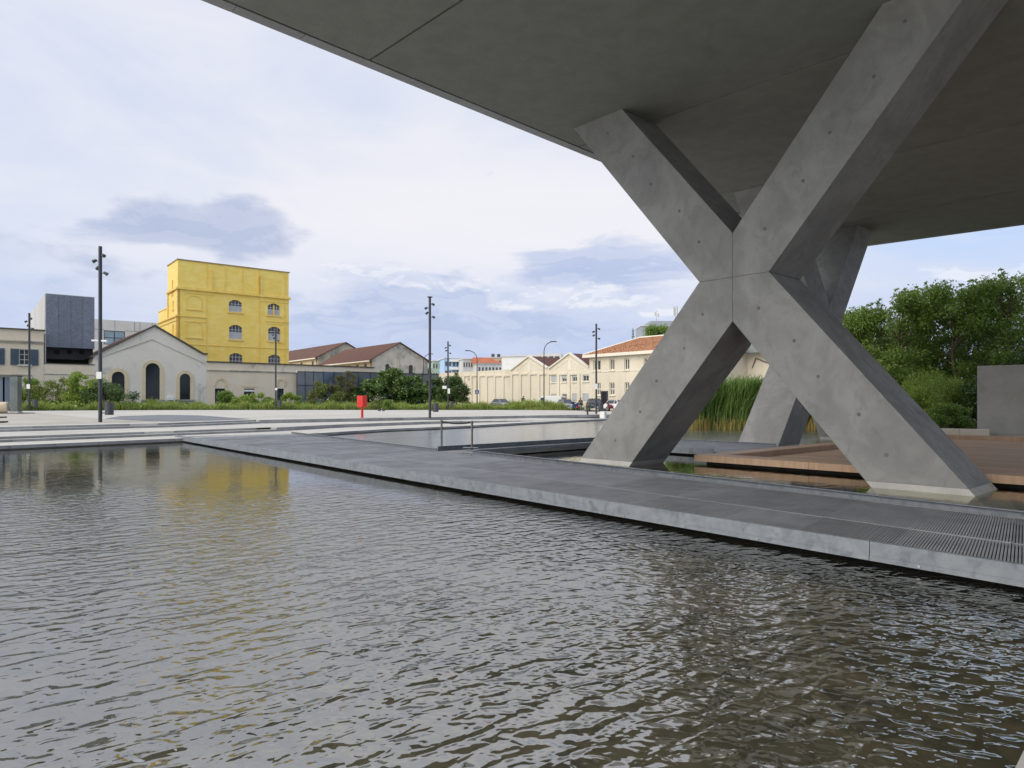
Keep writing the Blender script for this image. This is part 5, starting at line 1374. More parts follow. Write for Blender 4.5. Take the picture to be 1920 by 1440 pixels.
bush_at(1765, 37, 150, 690, 'bright feathery shrub left of the grey screen wall', 'leaf_bright', .15, 420, 34, 'feathery_shrub', .6, GS, .16, z0=.45, cat='shrub', up=.05)
bush_at(1715, 38, 90, 712, 'low feathery shrub at the foot of the sloping concrete leg', 'leaf_bright', .15, 330, 20, 'feathery_shrub', .5, GS, .18, z0=.45, cat='shrub')
bush_at(1655, 40, 110, 668, 'dark shrub under the low left garden tree', 'leaf_tree', .16, 300, 26, 'shrub', .6, GS, z0=.45, cat='shrub')
bush_at(1778, 34.8, 112, 752, 'low dark groundcover shrub along the cream stone block', 'leaf_tree', .11, 320, 26, 'shrub', .36, GS, z0=.35, cat='shrub')
bush_at(1850, 36, 120, 700, 'dark shrub hidden behind the grey screen wall', 'leaf_dark', .16, 200, 22, 'shrub', .6, GS, z0=.45, cat='shrub')
bush_at(1950, 37, 130, 640, 'tall dark shrub beyond the right end of the picture', 'leaf_dark', .16, 260, 26, 'shrub', .7, GS, z0=.45, cat='shrub')
bush_at(1560, 52, 110, 690, 'dark reed side thicket behind the far column foot', 'leaf_dark', .2, 240, 28, 'shrub', .7, GS, z0=.45, cat='shrub')

# ---- reed bed
def blades(n, fx, hmin, hmax, wd, bend, segs=2, lean=(0, 0), zfrac=0.0, patchy=False):
    """n tapering bent blades; fx -> (n,3) bases"""
    B = fx(n); h = nrg.uniform(hmin, hmax, size=(n, 1))
    if patchy: h = h * (0.80 + 0.34 * np.sin(B[:, 0:1] * .83 + 1.3 * np.sin(B[:, 1:2] * .6)) * np.sin(B[:, 0:1] * .29 + 2) + 0.22 * np.sin(B[:, 0:1] * 2.3 + B[:, 1:2]))
    a = nrg.uniform(0, 2 * np.pi, size=n)
    dirv = np.stack([np.cos(a), np.sin(a), np.zeros(n)], 1) * bend * nrg.uniform(.3, 1, size=(n, 1)) + np.array([lean[0], lean[1], 0])
    pa = a + nrg.uniform(-1, 1, n); side = np.stack([-np.sin(pa), np.cos(pa), np.zeros(n)], 1) * wd * nrg.uniform(.6, 1.2, size=(n, 1))
    zup = np.array([0, 0, 1.0])
    M = B + h * (.55 * zup + .35 * dirv * .5); T = B + h * (zup * (1 - .25 * np.linalg.norm(dirv, axis=1)[:, None] ** 2) + dirv)
    Vv = np.empty((n, 5, 3)); Vv[:, 0] = B - side * .5; Vv[:, 1] = B + side * .5; Vv[:, 2] = M + side * .45; Vv[:, 3] = M - side * .45; Vv[:, 4] = T
    i = np.arange(n)[:, None] * 5
    F = np.concatenate([i + np.array([0, 1, 2]), i + np.array([0, 2, 3]), i + np.array([3, 2, 4])])
    return Vv.reshape(-1, 3), F
RD0, RD1 = (10.0, 45.2), (27.0, 41.8)
def reed_base(z):
    def f(n):
        k = nrg.uniform(0, 1, n); dpt = nrg.uniform(0, 1, n) ** 1.3 * 4.2; jit = 0.25 * np.sin(k * 40)
        x = RD0[0] + (RD1[0] - RD0[0]) * k + .19 * dpt; y = RD0[1] + (RD1[1] - RD0[1]) * k + dpt + jit
        return np.stack([x, y, np.full(n, z) + 0 * x], 1)
    return f
rb = bpy.data.objects.new('reed_bed', None); C.objects.link(rb)
tag(rb, 'dense green reed bed with straw coloured bases standing in the far pool', None, None, 'stuff')
Vv, F = blades(5200, reed_base(-.1), 2.2, 3.6, .035, .30, lean=(.22, -.05)); fast_mesh('reed_stems', Vv, F, 'reed_green', rb)['kind'] = 'stuff'
def leafbase(n):
    b_ = reed_base(0)(n); b_[:, 2] = nrg.uniform(.7, 2.7, n); b_[:, 0] += .1 * b_[:, 2]; return b_
Vv, F = blades(24000, leafbase, .6, 1.35, .055, 1.05, lean=(.5, -.25)); fast_mesh('reed_leaves', Vv, F, 'reed_green', rb)['kind'] = 'stuff'
def strawbase(n):
    b_ = reed_base(-.08)(n); return b_
Vv, F = blades(9000, strawbase, .5, 1.15, .035, .5, lean=(.05, -.2)); fast_mesh('straw_stalks', Vv, F, 'reed_straw', rb)['kind'] = 'stuff'

# ---- meadow strip
gf_pts = grass_front
S_ = arcl(gf_pts)
MOUND = GD(1010, 97.5)
def mound_z(x, y): return 0.62 * np.exp(-(((x - MOUND[0]) / 3.6) ** 2 + ((y - MOUND[1]) / 2.6) ** 2))
def meadow_base(n, dmax=9.0, pw=1.6):
    q = nrg.uniform(0, S_[-1], n); P = np.zeros((n, 3)); dpt = nrg.uniform(0, 1, n) ** pw * dmax
    ln = np.array(gf_pts); seg = np.clip(np.searchsorted(S_, q) - 1, 0, len(ln) - 2); k = (q - np.array(S_)[seg]) / (np.array(S_)[seg + 1] - np.array(S_)[seg])
    b_ = ln[seg] + (ln[seg + 1] - ln[seg]) * k[:, None]; r_ = b_ / np.linalg.norm(b_, axis=1)[:, None]
    b_ = b_ + r_ * (dpt[:, None] + .12)
    P[:, :2] = b_; P[:, 2] = .31 - .0064 * b_[:, 0] + .0045 * b_[:, 1] - .03 + mound_z(b_[:, 0], b_[:, 1])
    return P
md = bpy.data.objects.new('meadow_grass', None); C.objects.link(md); tag(md, 'strip of tall wild grass between the plaza and the old buildings', None, None, 'stuff')
Vv, F = blades(46000, meadow_base, .40, 1.15, .07, .6, patchy=True); fast_mesh('grass', Vv, F, 'grass_blade', md)['kind'] = 'stuff'
Vv, F = blades(5000, lambda n: meadow_base(n, 14, 1.0), .7, 1.45, .06, .5, patchy=True); fast_mesh('tall_grass', Vv, F, 'grass_blade', md)['kind'] = 'stuff'
def moundbase(n):
    a = nrg.uniform(0, 6.283, n); r_ = np.sqrt(nrg.uniform(0, 1, n)); x = MOUND[0] + 6.5 * r_ * np.cos(a); y = MOUND[1] + 4.6 * r_ * np.sin(a)
    return np.stack([x, y, .31 - .0064 * x + .0045 * y - .05 + mound_z(x, y)], 1)
Vv, F = blades(9000, moundbase, .25, .6, .06, .6); fast_mesh('mound_grass', Vv, F, 'grass_blade', md)['kind'] = 'stuff'
P = meadow_base(7000, 10, 1.2); P[:, 2] += nrg.uniform(.15, .9, 7000) * (.7 + .45 * np.sin(P[:, 0] * .7) * np.sin(P[:, 0] * .31 + 1)); Vv, F = leaf_geo(P, .3, .6); fast_mesh('weed_leaves', Vv, F, 'leaf_bright', md)['kind'] = 'stuff'
mb = MB(); n_ = 18
for j in range(6):
    for i in range(n_):
        a = 2 * math.pi * i / n_; r_ = 1 - j / 6; x = MOUND[0] + 6.5 * r_ * math.cos(a); y = MOUND[1] + 4.6 * r_ * math.sin(a)
        mb.v.append((x, y, plaza_z(x, y) - .05 + float(mound_z(x, y))))
for j in range(5):
    for i in range(n_): mb.f.append((j * n_ + i, j * n_ + (i + 1) % n_, (j + 1) * n_ + (i + 1) % n_, (j + 1) * n_ + i)); mb.mi.append(0)
struct(mb.build('grass_mound', 'soil', smooth=True))
wf = []
for px, py, n in ((704, 752, 40), (712, 748, 30), (735, 757, 14), (610, 752, 14), (690, 758, 10), (440, 768, 6)):
    d = 88 if px > 600 else 80
    for i in range(n):
        p_ = GD(px + rnd.gauss(0, 6), d); wf.append((p_[0], p_[1], ZH(py + rnd.gauss(0, 4), d)))
Vv, F = leaf_geo(np.array(wf), .16, .8); o = fast_mesh('wildflowers', Vv, F, 'petals'); tag(o, 'white wildflower heads among the grass right of the red box', None, None, 'stuff')
bush_at(712, 87, 34, 747, 'pale flowering weed clump right of the red box', 'leaf_yellow', .2, 60, 10, r=.4, group=GB)
bush_at(728, 86, 18, 749, 'small dark weed clump right of the flowering weeds', 'leaf_tree', .2, 80, 8, r=.4, group=GB)


# ================================================================== STREET FURNITURE
GLP = 'slim dark lamp posts on the plaza'
def lamp(px, pyb, pyt, label, plate=None, cctv=None, cap=False, d=None, r=.10):
    p_ = GP(px, pyb) if d is None else GD(px, d); z = plaza_z(*p_); H = ZH(pyt, p_[1]) - z
    t = thing('lamp_post', label, 'lamp post', (p_[0], p_[1], z), 0, GLP)
    MB().lathe([(r * 1.02, -.05), (r * 1.02, 2.0), (r, 2.02), (r * .96, H)], 12).build('pole', 'lamp_steel', t)
    if cap: MB().lathe([(.05, H), (.22, H + .02), (.22, H + .07), (.05, H + .09)], 12).build('cap', 'lamp_steel', t)
    for dz, sx_, sy_ in ((.55, .9, -.5), (.85, -1, -.2), (1.2, -.7, .5), (1.55, 1, .1)):
        l = math.hypot(sx_, sy_); ux, uy = sx_ / l, sy_ / l
        o_ = MB().tube((ux * r * .9, uy * r * .9, H - dz), (ux * .24, uy * .24, H - dz + .02), .02, n=6).build('bracket', 'lamp_steel', t)
        q = Vector((ux, uy, -.55)).normalized().to_track_quat('Z', 'Y').to_matrix()
        hd = MB().lathe([(.05, -.10), (.075, -.06), (.105, .14), (.085, .145)], 10, (ux * .27, uy * .27, H - dz + .02), q).build('spotlight', 'lamp_steel', t)
        MB().lathe([(.08, .146), (.02, .15)], 10, (ux * .27, uy * .27, H - dz + .02), q).build('lens', 'window_glass', hd)
    if plate:
        for (dx, py0, py1, w_) in plate:
            z0_, z1_ = ZH(py1, p_[1]) - z, ZH(py0, p_[1]) - z
            MB().box((dx - w_ / 2, -r - .04, z0_), (dx + w_ / 2, -r - .015, z1_)).build('notice_plate', 'white_paint', t, bevel=.006)
    if cctv:
        zc_ = ZH(cctv, p_[1]) - z
        mb = MB(); mb.tube((-.08, -.02, zc_), (-.46, -.05, zc_ + .02), .05, .055, 8); mb.tube((.08, -.02, zc_), (.40, -.05, zc_ - .02), .05, .065, 8); mb.tube((-.12, 0, zc_ - .02), (.12, 0, zc_ - .02), .03)
        mb.build('surveillance_camera', 'white_paint', t)
    return p_, z
def bin_at(p_, z, label, w_=.45, dx=.52):
    t = thing('litter_bin', label, 'litter bin', (p_[0] + dx, p_[1], z), 0, 'litter bins hung on the lamp posts')
    r = w_ / 2
    MB().lathe([(r * .92, .42), (r, .44), (r, 1.10), (r * .96, 1.12), (r * .86, 1.12), (r * .84, .98)], 14).build('drum', 'bin_steel', t)
    MB().lathe([(r * .6, .985), (r * .2, .99)], 12).build('liner', 'dark_void', t)
    mb = MB(); mb.box((-dx + .09, -.02, .5), (-r * .9, .02, .56)); mb.box((-dx + .09, -.02, .95), (-r * .9, .02, 1.01)); mb.build('bracket', 'lamp_steel', t)
p_, z = lamp(188, 791.7, 462, 'tallest dark lamp post nearest the pool on the left, with white cameras', [(0.0, 697.5, 710.5, .30)], 639.2)
bin_at(p_, z, 'grey litter bin on the tallest lamp post by the steps')
p_, z = lamp(55, 770.3, 587, 'dark lamp post in front of the shuttered house', [(-.02, 720.5, 729, .34)])
bin_at(p_, z, 'grey litter bin half hidden by shrubs before the shuttered house', dx=.6)
p_, z = lamp(517, 768.6, 615, 'thin dark lamp post in front of the golden tower', [(.10, 727.5, 731.5, .25)])
bin_at(p_, z, 'grey litter bin on the lamp post before the golden tower', dx=.5)
p_, z = lamp(806, 782.4, 558, 'tall dark lamp post with flat cap in the middle of the plaza', None, None, True)
bin_at(p_, z, 'grey litter bin on the flat capped lamp post', dx=.46)
p_, z = lamp(840, 768.8, 640, 'thin dark lamp post with two white plates before the hedge', [(-.45, 723.5, 729, .55), (.12, 728.5, 738, .30)])
bin_at(p_, z, 'grey litter bin on the lamp post with two white plates', dx=.5)
p_, z = lamp(1118, 776.0, 607, 'dark lamp post beside the black information totem', [(-.05, 719.5, 730, .36)], None)
bin_at(p_, z, 'grey litter bin between the lamp post and the black totem', dx=.42)

def street_light(px, pt, d, dirx, reach, label):
    p_ = GD(px, d); z = plaza_z(*p_); H = ZH(pt, d) - z
    t = thing('street_light', label, 'street light', (p_[0], p_[1], z), 0, 'curved street lights by the road')
    rise = H
    pts = [(0, 0, -.1), (0, 0, H - 1.3), (dirx * .12, 0, H - .7), (dirx * .45, 0, H - .25), (dirx * .9, 0, H - .05), (dirx * reach, 0, H)]
    mb = MB(); mb.tube(pts[0], pts[1], .09, .06); [mb.tube(pts[i], pts[i + 1], .055, n=7) for i in range(1, 5)]
    mb.build('pole', 'lamp_steel', t)
    MB().hexa([(dirx * reach - .05, -.14), (dirx * (reach + .8) + .05, -.14), (dirx * (reach + .8) + .05, .14), (dirx * reach - .05, .14)] if dirx > 0 else [(dirx * (reach + .8), -.14), (dirx * reach, -.14), (dirx * reach, .14), (dirx * (reach + .8), .14)], H - .03, H + .10).build('lamp_head', 'lamp_steel', t, bevel=.03)
    return p_, z, H
p_, z, H = street_light(894.5, 658, 103, -1, 1.0, 'curved street light arching left in front of the cream factory')
q = (p_[0], p_[1] - .12)
t = thing('crossing_sign', 'blue square pedestrian crossing sign on the left arching street light', 'road sign', (q[0], q[1], 0))
zc_ = ZH(735, 103); h_ = .30
MB().box((-h_, -.02, zc_ - h_), (h_, .01, zc_ + h_)).build('sign_plate', 'blue_sign', t, bevel=.008)
MB().add([(-.24, -.024, zc_ - .2), (.24, -.024, zc_ - .2), (0, -.024, zc_ + .23)], [(0, 1, 2)]).build('white_triangle', 'white_paint', t)
mb = MB(); mb.add([(-.02, -.028, zc_ + .02), (.04, -.028, zc_ + .02), (.10, -.028, zc_ - .16), (.05, -.028, zc_ - .16), (.01, -.028, zc_ - .06), (-.06, -.028, zc_ - .16), (-.11, -.028, zc_ - .16)], [tuple(range(7))])
mb.lathe([(.001, 0), (.03, .001)], 8, (.015, -.028, zc_ + .06), Matrix.Rotation(R(90), 3, 'X')); mb.build('walking_figure', 'screen_black', t)
street_light(1020, 641, 94, 1, .9, 'curved street light arching right before the factory gables')
street_light(794, 664, 125, 1, .9, 'distant curved street light behind the flat capped lamp post')

# red post box
p_ = GP(679, 783.3); z = plaza_z(*p_); d = p_[1]; s_ = d / FPX
t = thing('red_box', 'red box on a red post standing alone on the plaza', 'post box', (p_[0], p_[1], z), R(-30))
zb0, zb1 = ZH(763.5, d) - z, ZH(742, d) - z
MB().lathe([(.095, -.05), (.095, zb0 + .03)], 12).build('post', 'red_paint', t)
MB().lathe([(.15, 0), (.15, .02)], 12).build('foot_plate', 'red_paint', t)
bxw = 14.5 * s_ / 2 * .98; bxd = 6.5 * s_
bx_ = MB().box((-bxw, -bxd, zb0), (bxw, bxd, zb1)).build('box', 'red_paint', t, bevel=.02)
MB().box((-bxw - .006, -bxd + .02, zb0 + (zb1 - zb0) * .42), (-bxw - .001, bxd - .02, zb1 - .04)).build('notice_panel', 'white_paint', bx_)
MB().box((-bxw - .012, -bxd * .5, zb0 + .12), (-bxw - .001, bxd * .5, zb0 + .16)).build('slot', 'dark_void', bx_)

# pigeons
for i, (px, lab) in enumerate(((712, 'left one of the two dark pigeons on the plaza'), (718.5, 'right one of the two dark pigeons on the plaza'))):
    p_ = GP(px, 772.2); z = plaza_z(*p_); t = thing('pigeon', lab, 'pigeon', (p_[0], p_[1], z), R(20 + 150 * i), 'pigeons right of the red box')
    mb = MB(); M_ = Matrix.Rotation(R(75), 3, 'Y')
    mb.lathe([(.01, -.24), (.05, -.18), (.10, -.05), (.11, .05), (.07, .14), (.045, .19), (.05, .22), (.03, .27)], 8, (0, 0, .20), M_)
    mb.build('body', 'feather', t, smooth=True)
    MB().lathe([(.01, -.05), (.045, 0), (.03, .04), (.01, .08)], 8, (.26, 0, .30), Matrix.Rotation(R(60), 3, 'Y')).build('head', 'feather', t)
    for s in (-1, 1): MB().tube((.02, s * .03, .10), (.03, s * .03, 0), .012, n=5).build('leg', 'brown_cloth', t)

# belt barrier on the footbridge
for nm, (px, py), lab, flat in (('a', (828, 842), 'left belt barrier post with round base on the footbridge', False), ('b', (885, 845.0), 'right belt barrier post with flat base at the bridge corner', True)):
    p_ = G(px, py, ZD); t = thing('barrier_post', lab, 'barrier post', (p_[0], p_[1], ZD), 0, 'belt barrier posts')
    MB().lathe([(.035, .015), (.035, .90), (.045, .905), (.045, .985), (.03, .995)], 12).build('post', 'barrier_post', t)
    if flat: MB().box((-.30, -.16, 0.092), (.2, .16, 0.11)).build('base', 'galvanised', t, bevel=.004)
    else: MB().lathe([(.20, .005), (.20, .02), (.08, .045), (.04, .06)], 18, (-.02, 0, 0)).build('base', 'concrete_foot', t)
a = G(828, 842, ZD); b_ = G(885, 845, ZD)
t = thing('barrier_belt', 'dark retractable belt sagging between the two barrier posts', 'belt', (a[0], a[1], ZD))
mb = MB(); nseg = 10; dx, dy = b_[0] - a[0], b_[1] - a[1]
for i in range(nseg):
    k0, k1 = .04 + .92 * i / nseg, .04 + .92 * (i + 1) / nseg; s0_, s1_ = -.05 * math.sin(math.pi * k0), -.05 * math.sin(math.pi * k1)
    mb.add([(dx * k0, dy * k0, .915 + s0_), (dx * k1, dy * k1, .915 + s1_), (dx * k1, dy * k1, .97 + s1_), (dx * k0, dy * k0, .97 + s0_),
            (dx * k0, dy * k0 + .004, .915 + s0_), (dx * k1, dy * k1 + .004, .915 + s1_), (dx * k1, dy * k1 + .004, .97 + s1_), (dx * k0, dy * k0 + .004, .97 + s0_)], HX)
mb.build('belt', 'strap_black', t)

# totem, white block, low bench by the right lamp post
p_ = GP(1133.5, 770.6); z = plaza_z(*p_); d = p_[1]; wv = 13.5 * d / FPX
t = thing('totem', 'grey information totem with tall black screen right of the lamp post', 'totem', (p_[0], p_[1], z), R(-12))
hh = ZH(733, d) - z
MB().box((-wv / 2, -.25, 0), (wv / 2, .25, hh)).build('case', 'bin_steel', t, bevel=.02)
MB().box((-wv * .42, -.262, hh * .28), (wv * .30, -.251, hh * .96)).build('screen', 'screen_black', t)
p_ = GP(1132, 783.2); z = plaza_z(*p_); d = p_[1]; wv = 9.5 * d / FPX
t = thing('stone_block', 'white stone block on the pool edge in front of the totem', 'stone block', (p_[0] - wv * .8, p_[1], z), R(-28))
MB().box((0, 0, -.05), (wv * 1.0, .55, ZH(771.5, d) - z)).build('block', 'white_paint', t, bevel=.015)
p_ = GP(1112, 777.5); z = plaza_z(*p_)
t = thing('low_bench', 'low dark bench slab at the foot of the right lamp post', 'bench', (p_[0], p_[1], z), R(5))
MB().box((-.75, -.22, .30), (1.1, .22, .38)).build('seat', 'bin_steel', t, bevel=.01)
for x in (-.55, .85): MB().box((x - .05, -.2, 0), (x + .05, .2, .30)).build('leg', 'lamp_steel', t)

# mirrored pavilion, stone drum and thin benches at the left edge
p_ = GP(25, 775.6); z = plaza_z(*p_); d = p_[1]; s_ = d / FPX
t = thing('mirror_pavilion', 'mirrored pavilion corner with green reflections at the left edge', 'pavilion', (p_[0], p_[1], z), 0)
MB().box((-46 * s_, -.3, 0), (19 * s_, 1.4, .06)).build('base_slab', 'dark_metal', t)
MB().box((-7 * s_, 0, .06), (8 * s_, .5, 70 * s_)).build('mirror_pier', 'mirror_post', t, bevel=.01)
MB().box((-8 * s_, -.02, .06), (9 * s_, .52, 4 * s_)).build('pier_foot', 'concrete_foot', t)
for i in range(3): MB().box((-(12 + 13 * i + 12) * s_, .25, 22 * s_), (-(12 + 13 * i) * s_ + .2, .32, 69 * s_)).build('mirror_panel', 'fence_glass', t)
MB().box((-52 * s_, -.05, 69.9 * s_), (9 * s_, .55, 71.5 * s_)).build('top_rail', 'dark_metal', t)
p_ = GP(2, 774); z = plaza_z(*p_)
t = thing('stone_drum', 'round sandy stone drum lying at the left edge before the mirrors', 'stone drum', (p_[0], p_[1], z + .52), R(25))
mb = MB(); M_ = Matrix.Rotation(R(90), 3, 'Y'); mb.lathe([(.40, -.5), (.52, -.44), (.52, .44), (.40, .5)], 20, (0, 0, 0), M_); mb.build('drum', 'ochre_trim', t)
MB().lathe([(.36, .501), (.1, .505)], 18, (0, 0, 0), M_).build('end_face', 'asphalt', t)
for (px, py, lab) in ((-6, 783.8, 'upper of the two thin dark benches at the left edge'), (-8, 793.0, 'lower of the two thin dark benches at the left edge')):
    p_ = GP(px, py); z = plaza_z(*p_); t = thing('thin_bench', lab, 'bench', (p_[0], p_[1], z), R(4), 'thin benches at the left edge')
    MB().box((-1.6, -.25, .02), (.5, .25, .10)).build('seat', 'dark_metal', t, bevel=.01)


# ================================================================== VEHICLES
def car(name, label, p_, ang, paint, L=4.2, W=1.75, H=1.48, van=False, group='vehicles parked by the cream buildings'):
    z = plaza_z(*p_); t = thing(name, label, 'van' if van else 'car', (p_[0], p_[1], z), ang, group)
    hl = L / 2; hw = W / 2; k = H / 1.48
    if van: prof = [(-hl, .32), (hl, .32), (hl + .03, .7), (hl - .15, 1.0), (hl - .75, 1.12), (hl - 1.35, H - .05), (hl - 1.6, H), (-hl + .1, H), (-hl, H - .1)]
    else: prof = [(-hl, .34), (hl, .34), (hl + .05, .6), (hl - .08, .80), (hl - 1.05, .95 * k), (-hl + .25, .98 * k), (-hl - .04, .80)]
    MB().prism(prof, -hw, hw).build('body', paint, t, bevel=.05)
    if not van:
        b0, b1, t0, t1 = -hl + .28, hl - 1.0, -hl + .75, hl - 1.75; zb, zt = .94 * k, H; yi, yo = hw - .06, hw - .28
        v = [(b0, -yi, zb), (b1, -yi, zb), (b1, yi, zb), (b0, yi, zb), (t0, -yo, zt - .05), (t1, -yo, zt - .05), (t1, yo, zt - .05), (t0, yo, zt - .05)]
        MB().add(v, [(3, 2, 1, 0), (4, 5, 6, 7), (0, 1, 5, 4), (1, 2, 6, 5), (2, 3, 7, 6), (3, 0, 4, 7)]).build('windows', 'car_glass', t)
        mb = MB().hexa([(t0 - .02, -yo - .02), (t1 + .02, -yo - .02), (t1 + .02, yo + .02), (t0 - .02, yo + .02)], zt - .06, zt)
        for s in (-1, 1):
            for (xa_, xb_) in ((b0 + .02, t0), (b1 - .02, t1), (.0, .05)):
                mb.tube((xa_, s * yi, zb), (xb_, s * yo, zt - .05), .04, n=5)
        mb.build('roof', paint, t, bevel=.0)
    else:
        for s in (-1, 1):
            MB().box((hl - 1.95, s * (hw + .004) - .006, 1.1), (hl - 1.3, s * (hw + .004) + .006, H - .25)).build('side_window', 'car_glass', t)
        for y0, y1 in ((-hw + .12, -.04), (.04, hw - .12)): MB().box((-hl - .012, y0, 1.1), (-hl - .001, y1, H - .25)).build('rear_window', 'car_glass', t)
        v = [(hl - .74, -hw + .12, 1.16), (hl - .74, hw - .12, 1.16), (hl - 1.33, hw - .2, H - .12), (hl - 1.33, -hw + .2, H - .12)]
        MB().add([(a + .03, b_, c_ + .03) for a, b_, c_ in v], [(0, 1, 2, 3)]).build('windscreen', 'car_glass', t)
    for sx_ in (-1, 1):
        for s in (-1, 1):
            M_ = Matrix.Rotation(R(90), 3, 'X'); c0 = (sx_ * (hl - .78), s * (hw - .08), .32)
            wh = MB().lathe([(.2, -.1), (.31, -.09), (.325, 0), (.31, .09), (.2, .1)], 14, c0, M_).build('wheel', 'tyre', t)
            MB().lathe([(.20, -.105), (.05, -.11), (.05, .11), (.20, .105)], 10, c0, M_).build('rim', 'chrome', wh)
    for s in (-1, 1):
        MB().box((hl - .1, s * (hw - .42) - .16, .62), (hl + .045, s * (hw - .42) + .16, .76)).build('headlight', 'chrome', t, bevel=.02)
        MB().box((-hl - .05, s * (hw - .22) - .12, .72), (-hl + .06, s * (hw - .22) + .12, .88)).build('tail_light', 'red_paint', t, bevel=.02)
        MB().box((hl - 1.25, s * (hw + .09) - .08, .98), (hl - 1.1, s * (hw + .09) + .08, 1.12)).build('wing_mirror', paint, t, bevel=.02)
    MB().box((-hl - .055, -.26, .5), (-hl - .03, .26, .61)).build('number_plate', 'white_paint', t)
    MB().box((hl + .03, -.26, .45), (hl + .06, .26, .56)).build('number_plate', 'white_paint', t)
    return t
mottled('paint_dark', (0.05, 0.055, 0.065), (0.06, 0.065, 0.075), 2, .25, .4, bstr=0); mottled('paint_silver', (0.42, 0.43, 0.44), (0.46, 0.47, 0.48), 2, .3, .5, bstr=0)
mottled('paint_white', (0.74, 0.74, 0.73), (0.78, 0.78, 0.77), 2, .3, 0, bstr=0); mottled('paint_red', (0.13, 0.012, 0.018), (0.16, 0.018, 0.024), 2, .3, .1, bstr=0); mottled('paint_blue', (0.025, 0.05, 0.15), (0.03, 0.065, 0.18), 2, .3, .1, bstr=0)
car('parked_car', 'dark grey car parked behind the right lamp post', GD(1115, 91), R(-90), 'paint_dark', 4.3, 1.85, 1.62)
car('parked_car', 'dark red car parked right of the black totem', GD(1147, 89), R(-80), 'paint_red', 3.8, 1.68, 1.5)
car('parked_car', 'silver hatchback roof showing over the tall grass before the cream wall', GD(941, 102), R(-60), 'paint_silver', 4.1, 1.75, 1.5)
car('parked_car', 'silver car parked between the white van and the walking person', GD(1062, 95.5), R(-75), 'paint_silver', 4.1, 1.75, 1.5)
car('parked_car', 'white car tucked between the red car and the crossed column', GD(1160, 87.5), R(-60), 'paint_white', 4.1, 1.75, 1.48)
car('parked_van', 'white van parked behind the grass mound', GD(1030, 99.5), R(152), 'paint_white', 4.6, 1.85, 1.95, True)

def bicycle(label, p_, ang, paint='paint_dark', scale=1.0):
    z = plaza_z(*p_); t = thing('bicycle', label, 'bicycle', (p_[0], p_[1], z), ang, 'bicycles parked on the plaza edge')
    for x in (-.52, .52):
        wh = MB().torus((x, 0, .34), .32, .022, 'y', 18, 5).build('wheel', 'tyre', t)
        sp = MB()
        for k in range(8): a_ = k * math.pi / 4; sp.tube((x, 0, .34), (x + .31 * math.cos(a_), 0, .34 + .31 * math.sin(a_)), .005, n=3)
        sp.build('spokes', 'chrome', wh)
    mb = MB(); mb.path([(-.52, 0, .34), (-.05, 0, .34), (.38, 0, .78), (-.15, 0, .76), (-.05, 0, .34)], .02); mb.path([(-.52, 0, .34), (-.15, 0, .76), (-.18, 0, .9)], .018); mb.path([(.52, 0, .34), (.36, 0, .95)], .02)
    mb.build('frame', paint, t)
    MB().path([(.30, -.26, 1.0), (.36, -.1, .98), (.36, .1, .98), (.30, .26, 1.0)], .016).build('handlebar', 'strap_black', t)
    MB().box((-.32, -.07, .90), (-.06, .07, .95)).build('saddle', 'strap_black', t, bevel=.02)
    mb = MB(); mb.tube((-.05, -.08, .34), (.02, -.08, .2), .012); mb.tube((-.05, .08, .34), (-.12, .08, .48), .012); mb.build('pedals', 'chrome', t)
bicycle('dark bicycle parked left of the right lamp post, nearer the person', GP(1101, 770.6), R(-60))
bicycle('dark bicycle leaning just left of the right lamp post', GP(1108, 770.8), R(-48))
bicycle('pale bicycle behind the right end of the grass strip', GD(1071, 92.5), R(-30), 'paint_silver')
bicycle('dark bicycle among the grass ends below the white van', GD(1054, 94.5), R(-20))
p_ = GP(1080, 769.8); z = plaza_z(*p_); t = thing('scooter', 'blue and red motor scooter left of the walking person', 'scooter', (p_[0], p_[1], z), R(-65))
MB().prism([(-.75, .42), (-.2, .35), (.25, .32), (.42, .5), (.48, 1.0), (.38, 1.02), (.28, .5), (-.1, .5), (-.12, .78), (-.72, .82)], -.17, .17).build('body', 'paint_blue', t, bevel=.03)
MB().box((-.7, -.15, .82), (-.1, .15, .92)).build('seat', 'strap_black', t, bevel=.03)
MB().box((-.98, -.2, .85), (-.68, .2, 1.18)).build('top_box', 'paint_blue', t, bevel=.03)
for x in (-.55, .62): MB().torus((x, 0, .26), .2, .06, 'y', 16, 6).build('wheel', 'tyre', t)
MB().box((.36, -.2, .35), (.55, .2, .55)).build('mudguard', 'red_paint', t, bevel=.03)
MB().path([(.34, -.32, 1.08), (.42, -.1, 1.05), (.42, .1, 1.05), (.34, .32, 1.08)], .02).build('handlebar', 'strap_black', t)


# ================================================================== PEOPLE
def skinned(name, verts, edges, radii, mats, pick, parent, root=0):
    me = bpy.data.meshes.new(name); me.from_pydata(verts, edges, [])
    o = bpy.data.objects.new(name, me); C.objects.link(o)
    md_ = o.modifiers.new('s', 'SKIN'); md_.use_smooth_shade = True
    for i, r in enumerate(radii): me.skin_vertices[0].data[i].radius = (r[0], r[1]) if isinstance(r, tuple) else (r, r)
    me.skin_vertices[0].data[root].use_root = True
    sb = o.modifiers.new('b', 'SUBSURF'); sb.levels = 2; sb.render_levels = 2
    dg = bpy.context.evaluated_depsgraph_get(); m2 = bpy.data.meshes.new_from_object(o.evaluated_get(dg))
    o.modifiers.clear(); o.data = m2; m2.materials.clear()
    for x in mats: m2.materials.append(MATS[x])
    for p__ in m2.polygons: p__.material_index = pick(p__.center); p__.use_smooth = True
    o.parent = parent
    return o
p_ = GP(1088.5, 770.5); z = plaza_z(*p_)
t = thing('person', 'person in dark jacket and jeans with backpack walking away across the plaza', 'person', (p_[0], p_[1], z), R(8))
